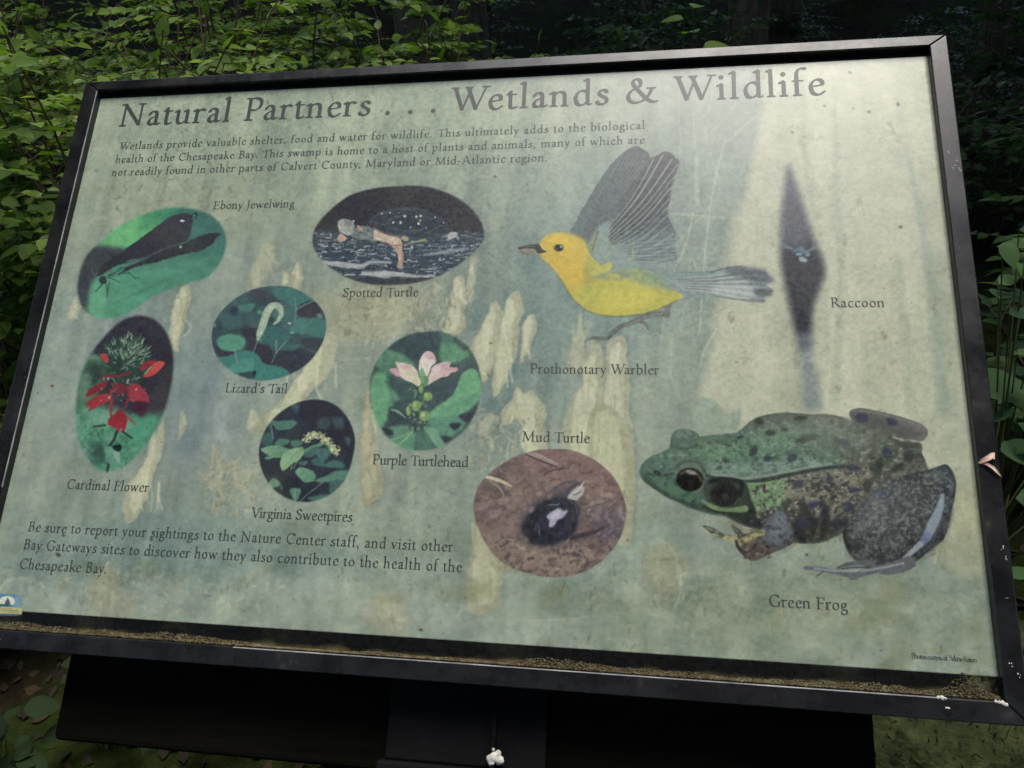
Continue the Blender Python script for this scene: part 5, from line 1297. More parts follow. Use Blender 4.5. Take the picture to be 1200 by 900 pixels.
def extras(L, o, k=3): return [catmull(np.array(P, float), k) for P in L]
piece('picture', bird_body, p_bird, 'yellow headed bird with raised grey wings cut out on the print', 1.0, cell=.0007, o=(600, 160, 3.6),
      extra=extras([bird_far, bird_near, bird_tail, [(24, 468), (150, 455), (150, 487), (50, 500)], bird_foot + bird_foot[::-1], [(540, 780), (580, 820), (560, 790)]], None), z=.00009)

# ---- the frog, cut out on the print
frog_body = [(30, 250), (45, 222), (70, 200), (110, 185), (138, 165), (142, 130), (158, 108), (185, 101), (215, 104), (240, 118), (250, 128), (300, 122), (375, 115), (400, 98), (430, 72), (465, 55), (510, 45), (570, 42), (640, 48), (700, 48), (745, 54), (785, 68), (860, 95), (960, 140), (1042, 152), (1045, 190), (1068, 245), (1040, 262), (980, 300), (900, 380), (830, 440), (770, 468), (735, 485), (680, 508), (600, 510), (540, 500), (470, 465), (400, 445), (340, 415), (270, 402), (200, 378), (130, 345), (80, 312), (45, 285)]
frog_back = [(786, 38), (822, 25), (860, 30), (930, 45), (990, 62), (1045, 82), (1068, 105), (1066, 128), (1045, 145), (1010, 140), (940, 128), (870, 108), (800, 75)]
frog_leg = [(1060, 250), (1100, 238), (1135, 228), (1158, 255), (1170, 295), (1166, 345), (1150, 410), (1132, 480), (1120, 505), (1085, 525), (1045, 565), (990, 600), (930, 618), (850, 590), (800, 565), (775, 530), (762, 490), (768, 460), (800, 410), (860, 340), (930, 290), (1000, 262)]
frog_foot = [(1000, 575), (940, 600), (860, 612), (810, 640), (790, 640), (785, 628), (730, 632), (690, 618), (672, 628), (665, 615), (620, 606), (630, 595), (680, 598), (740, 604), (770, 585), (830, 580), (850, 585), (930, 570)]
frog_arm = [(470, 462), (500, 420), (540, 398), (570, 430), (582, 480), (578, 515), (500, 552), (438, 577), (405, 555), (378, 525), (374, 508), (330, 498), (290, 480), (260, 450), (290, 455), (335, 480), (382, 490), (370, 468), (360, 446), (385, 458), (408, 478), (440, 470)]
def p_frog(A):
    g = np.random.default_rng(23)
    # hind leg far side
    A.poly(frog_back, (92, 98, 92), .8, 1, grad=(800, 40, 1060, 140, (108, 106, 104)))
    A.poly([(800, 45), (900, 60), (1000, 100), (1050, 120), (1000, 128), (880, 100), (810, 72)], (76, 84, 80), 4, .6); A.line([(800, 34), (900, 46), (1040, 88)], 4, (126, 122, 122), 1.2, .6)
    # body
    A.poly(frog_body, (78, 106, 90), .8, 1, grad=(100, 250, 1000, 200, (88, 94, 84)))
    A.poly([(60, 250), (140, 170), (260, 130), (420, 110), (620, 90), (760, 120), (820, 180), (700, 240), (560, 262), (400, 282), (280, 272), (180, 250)], (86, 120, 98), 6, .85)
    A.poly([(250, 150), (400, 140), (560, 110), (600, 140), (520, 180), (380, 200), (270, 200)], (94, 138, 104), 6, .7)
    A.poly([(300, 220), (440, 220), (620, 200), (700, 220), (560, 250), (400, 272), (300, 262)], (116, 148, 132), 5, .8)
    A.poly([(430, 75), (560, 48), (740, 56), (790, 80), (640, 78), (480, 90)], (98, 98, 92), 4, .8); A.poly([(640, 60), (760, 66), (860, 120), (820, 170), (720, 130)], (128, 136, 122), 6, .5)
    A.poly([(720, 130), (860, 120), (1030, 160), (1060, 240), (960, 300), (820, 300), (760, 220)], (92, 98, 86), 7, .8)
    # dark lower jaw and cheek
    A.poly([(30, 255), (80, 262), (150, 285), (240, 345), (330, 400), (280, 405), (160, 360), (60, 300)], (58, 82, 74), 5, .9); A.poly([(60, 270), (120, 275), (190, 320), (250, 360), (200, 362), (110, 320)], (86, 128, 98), 4, .7)
    A.poly([(34, 240), (60, 212), (110, 195), (150, 215), (150, 262), (90, 268), (50, 262)], (84, 116, 104), 5, .8); A.line([(60, 262), (100, 270), (150, 262)], 4, (50, 68, 62), 1.4, .8)
    A.ell(93, 258, 14, 8, (36, 44, 44), 20, 1, .9)
    # flank
    A.poly([(400, 292), (480, 288), (560, 285), (600, 320), (560, 370), (500, 400), (450, 410), (420, 360)], (106, 150, 98), 4, .95)
    A.poly([(560, 285), (660, 262), (800, 240), (860, 250), (860, 320), (800, 390), (720, 430), (620, 410), (560, 370)], (122, 120, 106), 6, .9)
    A.poly([(450, 405), (560, 380), (680, 420), (790, 430), (760, 470), (680, 508), (560, 500), (480, 465)], (66, 66, 64), 5, .9)
    A.poly([(330, 400), (420, 395), (480, 430), (470, 462), (400, 444)], (48, 56, 54), 4, .9)
    for i in range(900):         # granular skin
        x, y = g.uniform(420, 1040), g.uniform(250, 500)
        if inside(np.array([x]), np.array([y]), frog_body)[0]:
            c = [(160, 158, 138), (74, 78, 74), (56, 60, 62), (120, 124, 108)][g.integers(4)]
            A.ell(x, y, g.uniform(2, 8), g.uniform(2, 6), c, 0, .7, g.uniform(.2, .6))
    for i in range(700):
        x, y = g.uniform(60, 1000), g.uniform(60, 280)
        if inside(np.array([x]), np.array([y]), frog_body)[0]:
            A.ell(x, y, g.uniform(2, 7), g.uniform(2, 5), [(132, 160, 136), (74, 100, 86), (90, 120, 104)][g.integers(3)], 0, .8, g.uniform(.1, .4))
    fl = [(440, 300), (560, 270), (700, 246), (860, 230), (1000, 220), (1060, 260), (900, 380), (800, 450), (680, 500), (560, 495), (470, 440), (430, 380)]
    A.blotch(fl, (58, 58, 58), .13, .13, .04, 201, .7, 5); A.blotch(fl, (166, 162, 142), .24, .28, .09, 202, .7, 6); A.blotch(fl, (50, 52, 60), .24, .22, .08, 203, .8, 5)
    bk = [(60, 230), (150, 170), (300, 140), (440, 80), (600, 60), (780, 75), (1000, 150), (1050, 230), (800, 236), (560, 262), (400, 280), (250, 262), (120, 262)]
    A.blotch(bk, (66, 88, 76), .13, .16, .05, 204, .6, 5); A.blotch(bk, (140, 168, 146), .2, .3, .08, 205, .5, 6); A.blotch(bk, (60, 64, 66), .2, .24, .14, 206, .6, 5)
    A.blotch([(700, 70), (1040, 150), (1060, 250), (900, 330), (760, 260)], (62, 60, 56), .16, .18, .03, 207, .55, 6)
    jw = [(34, 250), (90, 262), (200, 300), (330, 400), (420, 440), (250, 400), (120, 345), (60, 300)]
    A.blotch(jw, (46, 62, 58), .15, .15, 0, 208, .6, 4)
    A.poly([(420, 110), (560, 70), (720, 80), (780, 110), (640, 130), (500, 150)], (120, 140, 122), 14, .35)
    A.poly([(820, 250), (900, 270), (1000, 262), (940, 310), (860, 360), (800, 400)], (126, 128, 112), 10, .3)
    # dorsal fold
    A.line([(270, 268), (300, 278), (400, 290), (480, 285), (560, 268), (640, 252), (700, 242), (770, 236), (815, 240)], [5, 5, 5, 7, 6, 6, 5, 5, 2], (58, 62, 62), 1.6, .9)
    A.line([(290, 262), (400, 278), (520, 262), (640, 238), (720, 226)], 4, (140, 160, 148), 1.4, .7); A.line([(400, 300), (480, 296), (560, 282)], 4, (120, 158, 104), 1.4, .7)
    # blotches
    for (x, y, rx, ry, a) in [(605, 300, 16, 15, 0), (715, 285, 14, 16, 0), (800, 242, 22, 12, 0), (490, 208, 13, 12, 0), (580, 205, 20, 14, -40), (630, 135, 42, 14, -15), (440, 178, 14, 20, 20), (500, 115, 20, 11, 0), (550, 104, 12, 7, 0), (760, 148, 28, 12, 10), (460, 74, 16, 14, 0), (340, 215, 13, 8, 20), (318, 240, 10, 6, 0), (350, 160, 12, 6, 10), (920, 185, 22, 16, 60),
                            (890, 235, 16, 34, 20), (745, 445, 26, 20, 0), (850, 305, 16, 24, 0), (560, 370, 14, 16, 40), (650, 375, 30, 12, -20), (800, 320, 20, 10, 0), (960, 240, 30, 9, -30), (940, 75, 22, 14, 20), (830, 60, 24, 18, 0), (780, 380, 18, 20, 30), (700, 400, 14, 26, 20), (610, 62, 24, 9, 0), (280, 150, 10, 5, 0), (390, 130, 14, 5, 0), (1000, 200, 20, 24, 0), (620, 440, 30, 26, 0)]:
        A.ell(x, y, rx, ry, (56, 60, 84) if (x + y) % 3 else (54, 62, 58), a, 2.2, .8)
    for i in range(40):
        x, y = g.uniform(560, 860), g.uniform(270, 400); A.line([(x, y), (x + g.uniform(6, 22), y + g.normal(0, 6))], g.uniform(2, 5), (62, 62, 62), 1, .6, smooth=False)
    for P in [[(540, 400), (600, 480), (620, 505)], [(620, 380), (660, 440), (650, 490)], [(690, 370), (700, 430), (690, 490)]]: A.line(P, 12, (44, 46, 48), 2.5, .7)
    A.poly([(395, 300), (415, 300), (430, 350), (450, 400), (425, 405), (405, 350)], (40, 48, 46), 1.8, .9)
    A.poly([(265, 285), (400, 292), (425, 380), (380, 400), (300, 388), (262, 340)], (58, 66, 60), 4, .85)
    # far eye, near eye, ear drum, lip
    A.ell(193, 135, 48, 32, (84, 112, 98), -5, 1.2, 1); A.ell(185, 120, 34, 14, (108, 128, 116), -5, 2.2, .8); A.line([(145, 160), (190, 172), (240, 160)], 5, (62, 86, 76), 1.4, .8); A.spots(20, (150, 105, 235, 165), (62, 86, 74), 2, 6, 3, .6)
    A.ell(210, 230, 58, 28, (92, 112, 98), 8, 1.6, .95); A.line([(160, 240), (190, 218), (240, 222), (265, 255)], 5, (64, 84, 74), 1.2, .8)
    A.ell(211, 283, 50, 43, (44, 43, 40), 8, 1.0); A.ell(208, 285, 42, 37, (30, 31, 33), 0, 1.2); A.line([(180, 262), (205, 250), (235, 262), (252, 285)], 5, (92, 88, 72), 1, .7); A.ell(215, 258, 20, 7, (126, 134, 130), 15, .8, .9); A.line([(262, 290), (250, 318), (225, 330)], 3, (104, 108, 92), .8, .7)
    A.ell(335, 335, 52, 46, (46, 48, 46), 0, 1.6); A.ell(335, 335, 34, 30, (40, 42, 42), 0, 3); A.ell(340, 345, 14, 12, (62, 62, 56), 0, 1.4, .8); A.line([(285, 290), (330, 282), (395, 295), (390, 340)], 9, (42, 46, 44), 1.2, .9)
    A.line([(255, 360), (300, 385), (350, 395), (410, 388)], [4, 8, 9, 12], (112, 148, 92), 1.2, .9); A.line([(260, 380), (310, 400), (380, 405)], 4, (50, 56, 50), 1, .9)
    A.line([(45, 284), (120, 335), (200, 372), (280, 398)], 4, (56, 74, 66), 1, .7)
    A.poly([(330, 400), (480, 430), (620, 430), (780, 400), (860, 330), (1000, 300), (900, 420), (770, 470), (680, 512), (560, 505), (440, 470)], (46, 48, 48), 12, .45); A.poly([(600, 100), (800, 90), (900, 140), (800, 190), (640, 180)], (128, 138, 124), 16, .35)
    # front arm and hand
    A.poly(frog_arm, (88, 82, 78), .8, 1)
    A.poly([(470, 460), (500, 415), (540, 395), (572, 430), (582, 480), (560, 515), (510, 530), (480, 510)], (88, 98, 106), 4, .85); A.poly([(520, 400), (545, 400), (560, 450), (530, 500), (500, 480)], (112, 126, 136), 6, .7)
    A.poly([(378, 505), (410, 490), (470, 464), (478, 480), (440, 500), (400, 525)], (160, 160, 98), 2, .95); A.poly([(395, 520), (440, 500), (480, 520), (470, 555), (430, 572), (400, 548)], (100, 88, 84), 2.5, .9); A.spots(26, (385, 500, 500, 570), [(52, 48, 52), (130, 112, 104)], 3, 9, 5, .7)
    A.line([(300, 478), (340, 492), (385, 500)], [7, 9, 9], (158, 162, 108), .7, .95); A.line([(262, 452), (290, 466), (330, 484)], [4, 7, 6], (78, 92, 76), .7, .95); A.line([(272, 456), (310, 474)], 3, (140, 150, 120), .7, .8)
    A.line([(362, 450), (378, 470), (395, 482)], [3, 7, 8], (86, 102, 86), .7, .95); A.line([(378, 505), (384, 525), (405, 550)], 6, (54, 50, 54), 1, .8)
    # near hind leg
    A.poly(frog_leg, (62, 66, 68), .8, 1)
    A.poly([(800, 430), (880, 340), (960, 300), (1060, 270), (1120, 280), (1120, 360), (1060, 470), (980, 560), (880, 590), (800, 560)], (68, 72, 72), 6, .8); A.poly([(820, 400), (900, 310), (960, 300), (940, 380), (860, 460), (820, 470)], (98, 108, 112), 7, .7)
    for i in range(900):
        x, y = g.uniform(770, 1120), g.uniform(270, 590)
        if inside(np.array([x]), np.array([y]), frog_leg)[0]:
            A.ell(x, y, g.uniform(2, 8), g.uniform(2, 5), [(128, 132, 132), (56, 58, 62), (104, 108, 106), (48, 52, 56)][g.integers(4)], 0, .7, g.uniform(.2, .55))
    A.poly([(1080, 260), (1135, 240), (1165, 290), (1150, 400), (1120, 470), (1090, 440), (1130, 340)], (72, 84, 92), 4, .8); A.ell(900, 338, 22, 12, (96, 116, 152), 0, 2.5, .9)
    A.line([(770, 470), (790, 540), (850, 588), (930, 612)], 9, (42, 44, 48), 2, .7); A.line([(1140, 240), (1164, 300), (1150, 400), (1125, 490), (1050, 555), (990, 594)], 4, (52, 58, 64), 1, .7)
    lg = [(790, 440), (880, 340), (1000, 270), (1120, 250), (1160, 300), (1130, 470), (1000, 580), (880, 600), (800, 560)]
    A.blotch(lg, (46, 49, 54), .12, .12, .03, 211, .55, 5); A.blotch(lg, (136, 142, 144), .26, .26, .09, 212, .6, 6); A.blotch(lg, (54, 58, 64), .3, .3, .08, 213, .6, 5); A.blotch(lg, (96, 108, 98), .1, .1, .05, 214, .5, 6)
    A.blotch(frog_arm, (58, 54, 54), .3, .3, .02, 215, .6, 3)
    A.poly([(840, 400), (900, 330), (980, 300), (1050, 310), (1040, 400), (960, 480), (880, 500)], (104, 110, 110), 22, .3); A.blotch(lg, (126, 130, 128), .3, .3, .07, 218, .6, 5); A.poly([(790, 520), (900, 590), (1000, 580), (1100, 500), (1140, 420), (1050, 480), (940, 550)], (42, 45, 50), 14, .5)
    A.line([(1122, 340), (1110, 390), (1088, 440), (1070, 480)], [7, 14, 19, 16], (134, 150, 164), 2, .95); A.line([(1068, 490), (1045, 515)], [16, 12], (108, 118, 156), 1.8, .9); A.line([(1040, 518), (1010, 545), (985, 568)], [11, 9, 9], (150, 158, 164), 1.6, .9)
    # foot
    A.line([(1000, 585), (930, 605), (860, 612), (800, 628), (740, 618), (680, 606), (625, 602)], [26, 22, 14, 11, 9, 8, 6], (94, 100, 106), .8, 1)
    A.line([(980, 585), (900, 602), (830, 612), (740, 612), (660, 604)], 4, (146, 152, 158), 1, .8); A.line([(870, 585), (820, 584), (775, 590), (745, 602)], [12, 8, 8, 5], (88, 94, 100), .8, 1); A.line([(820, 620), (810, 638), (790, 640)], 6, (96, 102, 108), .8); A.line([(690, 612), (680, 624), (668, 630)], 4, (90, 96, 104), .7)
    A.line([(860, 600), (800, 600), (760, 606)], 2.5, (52, 56, 62), .8, .8)
    m_ = np.clip(np.abs(A.C - A.C0).sum(1) / 30, 0, 1)[:, None] if hasattr(A, 'C0') else 1
    g_ = (A.C @ np.array([.3, .55, .15]))[:, None]; A.C[:] = A.C * (1 - .22 * m_) + g_ * [1.0, 1.0, .96] * .22 * m_
piece('picture', frog_body, p_frog, 'large green spotted frog cut out on the print', .9, cell=.0007, o=(740, 470, 3.077),
      extra=extras([frog_back, frog_leg, frog_foot, frog_arm], None), z=.00009)

def p_emblem(A):
    A.C[:] = (96, 140, 168)
    A.poly([(-40, 125), (192, 135), (190, 175), (-40, 160)], (84, 126, 152), 1.2, .8, smooth=False); A.poly([(150, 140), (192, 135), (180, 250), (140, 250)], (120, 156, 178), 2, .7, smooth=False)
    A.poly([(0, 180), (40, 152), (100, 152), (138, 185), (130, 225), (70, 240), (0, 225)], (206, 206, 190), .8, 1)
    A.line([(72, 165), (74, 200), (70, 225)], [3, 9, 12], (62, 88, 92), .6, 1); A.poly([(45, 215), (72, 175), (100, 215), (80, 228)], (66, 92, 98), .7, .9); A.poly([(-40, 228), (60, 222), (118, 236), (60, 246), (-40, 240)], (56, 84, 100), .7, .95)
    A.poly([(-40, 246), (210, 258), (207, 320), (-40, 312)], (172, 172, 116), .6, 1, smooth=False); A.line([(0, 262), (60, 266), (110, 268)], 3, (150, 92, 70), .7, .6, smooth=False)
    for k in range(7): A.line([(8 + k * 24, 280 + k), (24 + k * 24, 282 + k)], 4, (84, 96, 92), .6, .7, smooth=False)
    for k in range(6): A.line([(14 + k * 26, 298 + k), (28 + k * 26, 300 + k)], 2, (110, 104, 84), .6, .7, smooth=False)
    A.poly([(-40, 312), (206, 320), (190, 338), (-40, 332)], (60, 84, 118), .7, .9, smooth=False)
piece('emblem', [(-60, 122), (192, 136), (190, 250), (210, 258), (206, 322), (160, 336), (-60, 330)], p_emblem, 'small blue and yellow emblem at the lower left corner of the print', .5, cell=.0006, o=(0, 680, 8), smooth=False, z=.00009)

# ------------------------------------------------------------------ lettering: old-style broad pen letters drawn as strokes
def arcp(cx, cy, rx, ry, a0, a1, n=14):
    t = np.radians(np.linspace(a0, a1, n)); return np.stack([cx + rx * np.cos(t), cy + ry * np.sin(t)], 1)
XH = .395
def Ls(*P): return ('n', np.array(P, float), 1.0)
def Th(*P): return ('n', np.array(P, float), .62)
def Cs(*P): return ('n', catmull(P, 6, False), 1.0)
def Ct(*P): return ('n', catmull(P, 6, False), .72)
def Se(x, y, l=.075, r=.075): return ('s', np.array([(x - l, y), (x + r, y)], float), .017)
def He(x, y): return ('s', np.array([(x - .085, y - .045), (x, y)], float), .022)
def Dot(x, y, r=.045): return ('s', np.array([(x, y), (x + .001, y)], float), r)
GL = {
 'a': (.385, [Cs((.075, .30), (.10, .36), (.17, .39), (.24, .36), (.262, .28), (.262, .09)), Cs((.262, .10), (.275, .035), (.31, .02), (.36, .045)), Cs((.255, .245), (.15, .205), (.085, .14), (.085, .06), (.14, .015), (.20, .03), (.262, .09))]),
 'b': (.455, [Ls((.10, .67), (.10, .05)), He(.10, .69), Cs((.10, .30), (.17, .375), (.26, .39), (.345, .33), (.37, .20), (.33, .07), (.23, .01), (.15, .015), (.10, .05))]),
 'c': (.385, [Cs((.335, .335), (.27, .385), (.19, .38), (.11, .31), (.085, .20), (.11, .08), (.18, .015), (.26, .01), (.345, .07))]),
 'd': (.465, [Cs((.35, .33), (.28, .385), (.19, .38), (.11, .30), (.085, .18), (.12, .06), (.19, .01), (.27, .03), (.35, .10)), Ls((.355, .67), (.355, .06)), He(.355, .69), Ct((.355, .06), (.375, .02), (.43, .03))]),
 'e': (.39, [Th((.09, .21), (.325, .25)), Cs((.325, .25), (.32, .33), (.26, .385), (.18, .375), (.10, .29), (.085, .18), (.12, .06), (.19, .01), (.27, .015), (.345, .075))]),
 'f': (.275, [Ls((.115, .02), (.115, .50)), Cs((.115, .50), (.13, .61), (.18, .675), (.25, .69), (.30, .665)), Th((.035, .375), (.235, .375)), Se(.115, .017, .07, .09)]),
 'g': (.40, [Cs((.19, .385), (.11, .34), (.095, .25), (.13, .17), (.20, .155), (.275, .20), (.29, .29), (.26, .365), (.19, .385)), Th((.27, .355), (.385, .36)), Ct((.15, .165), (.085, .115), (.10, .065), (.20, .045)), Cs((.20, .045), (.31, .025), (.355, -.05), (.32, -.15), (.21, -.205), (.10, -.185), (.06, -.11), (.10, -.03), (.18, .01))]),
 'h': (.46, [Ls((.10, .67), (.10, .02)), He(.10, .69), Cs((.10, .28), (.17, .36), (.25, .385), (.325, .345), (.345, .25), (.345, .02)), Se(.10, .017), Se(.345, .017)]),
 'i': (.225, [Ls((.11, .36), (.11, .02)), He(.11, .385), Se(.11, .017), Dot(.105, .56, .047)]),
 'k': (.43, [Ls((.10, .67), (.10, .02)), He(.10, .69), Se(.10, .017), Th((.10, .17), (.30, .36)), Ls((.18, .24), (.39, .02)), Se(.31, .378, .06, .07)]),
 'l': (.225, [Ls((.11, .67), (.11, .02)), He(.11, .69), Se(.11, .017)]),
 'm': (.70, [Ls((.10, .36), (.10, .02)), He(.10, .385), Cs((.10, .28), (.17, .36), (.24, .385), (.31, .345), (.33, .25), (.33, .02)), Cs((.33, .28), (.40, .36), (.48, .385), (.555, .345), (.575, .25), (.575, .02)), Se(.10, .017), Se(.33, .017), Se(.575, .017)]),
 'n': (.465, [Ls((.10, .36), (.10, .02)), He(.10, .385), Cs((.10, .28), (.17, .36), (.25, .385), (.325, .345), (.345, .25), (.345, .02)), Se(.10, .017), Se(.345, .017)]),
 'o': (.435, [('n', arcp(.22, .197, .140, .182, 0, 360, 26), 1.0)]),
 'p': (.46, [Ls((.10, .36), (.10, -.22)), He(.10, .385), Se(.10, -.235), Cs((.10, .30), (.17, .375), (.26, .39), (.345, .33), (.37, .20), (.33, .07), (.24, .01), (.16, .015), (.10, .06))]),
 'r': (.325, [Ls((.10, .36), (.10, .02)), He(.10, .385), Cs((.10, .27), (.15, .345), (.20, .38), (.25, .375), (.29, .35)), Se(.10, .017, .075, .09)]),
 's': (.335, [Cs((.275, .32), (.23, .375), (.16, .38), (.105, .33), (.115, .265), (.18, .215), (.25, .165), (.275, .10), (.24, .03), (.16, .01), (.08, .04), (.06, .09))]),
 't': (.28, [Ls((.115, .46), (.115, .09)), Cs((.115, .10), (.13, .03), (.18, .01), (.255, .04)), Th((.035, .375), (.25, .375)), Th((.035, .375), (.115, .47))]),
 'u': (.465, [Ls((.105, .36), (.105, .13)), He(.105, .385), Cs((.105, .14), (.13, .04), (.19, .01), (.27, .035), (.345, .10)), Ls((.345, .36), (.345, .05)), He(.345, .385), Ct((.345, .05), (.365, .015), (.42, .025))]),
 'v': (.41, [Ls((.075, .375), (.205, .02)), Th((.205, .02), (.335, .375)), Se(.075, .378, .055, .065), Se(.335, .378, .06, .055)]),
 'w': (.61, [Ls((.075, .375), (.195, .02)), Th((.195, .02), (.305, .375)), Ls((.295, .375), (.415, .02)), Th((.415, .02), (.535, .375)), Se(.075, .378, .055, .06), Se(.29, .378, .05, .05), Se(.535, .378, .06, .055)]),
 'y': (.40, [Ls((.075, .375), (.205, .04)), Th((.335, .375), (.205, .02), (.125, -.17)), Dot(.095, -.19, .038), Se(.075, .378, .055, .065), Se(.335, .378, .06, .055)]),
 'z': (.37, [Th((.07, .365), (.305, .365)), Th((.07, .365), (.065, .29)), Ls((.295, .36), (.075, .03)), Th((.07, .022), (.325, .022)), Th((.325, .022), (.335, .10))]),
 'N': (.735, [Th((.145, .02), (.145, .60)), Ls((.125, .63), (.59, .03)), Th((.59, .03), (.59, .62)), Se(.145, .017, .085, .085), Se(.11, .623, .075, .03), Se(.59, .623, .085, .085)]),
 'P': (.52, [Ls((.145, .62), (.145, .02)), Cs((.145, .60), (.26, .625), (.38, .595), (.435, .49), (.40, .36), (.29, .29), (.18, .295)), Se(.145, .017, .085, .10), Se(.13, .623, .08, .02)]),
 'W': (.92, [Ls((.095, .61), (.285, .03)), Th((.285, .03), (.475, .61)), Ls((.40, .61), (.60, .03)), Th((.60, .03), (.815, .61)), Se(.095, .623, .085, .08), Se(.43, .623, .09, .075), Se(.815, .623, .08, .085)]),
 'T': (.60, [Th((.05, .60), (.55, .60)), Th((.05, .60), (.035, .50)), Th((.55, .60), (.565, .50)), Ls((.30, .60), (.30, .02)), Se(.30, .017, .09, .09)]),
 'C': (.63, [Cs((.555, .53), (.48, .60), (.36, .625), (.21, .575), (.115, .45), (.10, .28), (.17, .11), (.30, .02), (.43, .015), (.57, .10)), Th((.56, .62), (.57, .49))]),
 'B': (.54, [Ls((.145, .61), (.145, .02)), Cs((.145, .60), (.26, .62), (.36, .59), (.395, .50), (.35, .39), (.24, .345), (.16, .345)), Cs((.25, .345), (.38, .32), (.445, .21), (.415, .08), (.30, .02), (.16, .025)), Se(.13, .017, .08, .04), Se(.13, .623, .08, .04)]),
 'M': (.84, [Th((.12, .02), (.165, .60)), Ls((.165, .61), (.41, .06)), Th((.41, .06), (.665, .61)), Ls((.665, .60), (.70, .02)), Se(.12, .017, .08, .08), Se(.70, .017, .09, .09), Se(.14, .623, .075, .02), Se(.69, .623, .02, .075)]),
 'A': (.68, [Th((.095, .02), (.34, .645)), Ls((.34, .645), (.57, .02)), Th((.19, .225), (.47, .225)), Se(.095, .017, .08, .08), Se(.575, .017, .09, .085)]),
 'E': (.55, [Ls((.145, .61), (.145, .02)), Th((.145, .602), (.46, .602)), Th((.46, .602), (.468, .50)), Th((.145, .335), (.39, .335)), Th((.39, .39), (.39, .28)), Th((.145, .022), (.49, .022)), Th((.49, .022), (.515, .13)), Se(.13, .623, .08, .02), Se(.13, .017, .08, .02)]),
 'F': (.50, [Ls((.145, .61), (.145, .02)), Th((.145, .602), (.45, .602)), Th((.45, .602), (.458, .50)), Th((.145, .325), (.38, .325)), Th((.38, .38), (.38, .27)), Se(.13, .623, .08, .02), Se(.145, .017, .085, .10)]),
 'J': (.29, [Ls((.15, .61), (.15, .06)), Ct((.15, .08), (.13, -.05), (.06, -.13), (.01, -.14)), Se(.15, .623, .085, .085)]),
 'S': (.48, [Cs((.385, .52), (.32, .60), (.22, .62), (.12, .56), (.11, .46), (.18, .37), (.30, .30), (.39, .21), (.38, .09), (.28, .015), (.16, .02), (.085, .11)), Th((.395, .61), (.40, .50)), Th((.075, .15), (.085, .03))]),
 'L': (.52, [Ls((.145, .61), (.145, .02)), Th((.145, .022), (.47, .022)), Th((.47, .022), (.50, .14)), Se(.145, .623, .085, .085), Se(.13, .017, .08, .02)]),
 'V': (.64, [Ls((.09, .61), (.32, .02)), Th((.32, .02), (.55, .61)), Se(.09, .623, .085, .085), Se(.55, .623, .08, .08)]),
 'G': (.68, [Cs((.555, .54), (.48, .60), (.36, .625), (.21, .575), (.115, .45), (.10, .28), (.17, .11), (.30, .02), (.43, .015), (.57, .07)), Ls((.575, .25), (.575, .06)), Se(.575, .263, .09, .07), Th((.56, .62), (.57, .49))]),
 'R': (.58, [Ls((.145, .61), (.145, .02)), Cs((.145, .60), (.26, .62), (.37, .58), (.41, .48), (.37, .37), (.27, .315), (.16, .315)), Ls((.27, .31), (.53, .03)), Se(.145, .017, .085, .09), Se(.13, .623, .08, .02), Se(.54, .017, .02, .07)]),
 '&': (.76, [Cs((.36, .50), (.345, .585), (.27, .625), (.20, .58), (.20, .49), (.27, .38), (.40, .21), (.53, .07), (.64, .015), (.71, .03)), Cs((.27, .38), (.16, .32), (.095, .21), (.12, .08), (.22, .015), (.36, .03), (.49, .13), (.565, .25), (.60, .36)), Cs((.36, .50), (.345, .43), (.27, .38)), Se(.59, .375, .09, .09)]),
 '.': (.235, [Dot(.10, .04, .048)]), ',': (.225, [Dot(.10, .04, .044), Ct((.135, .04), (.13, -.04), (.075, -.105))]), "'": (.20, [Dot(.10, .62, .044), Ct((.13, .61), (.12, .55), (.08, .50))]), '-': (.28, [('s', np.array([(.05, .205), (.23, .205)]), .030)]),
}
NIB_A, NIB_B, NIB_ANG = .041, .0165, math.radians(24)
_gc = {}
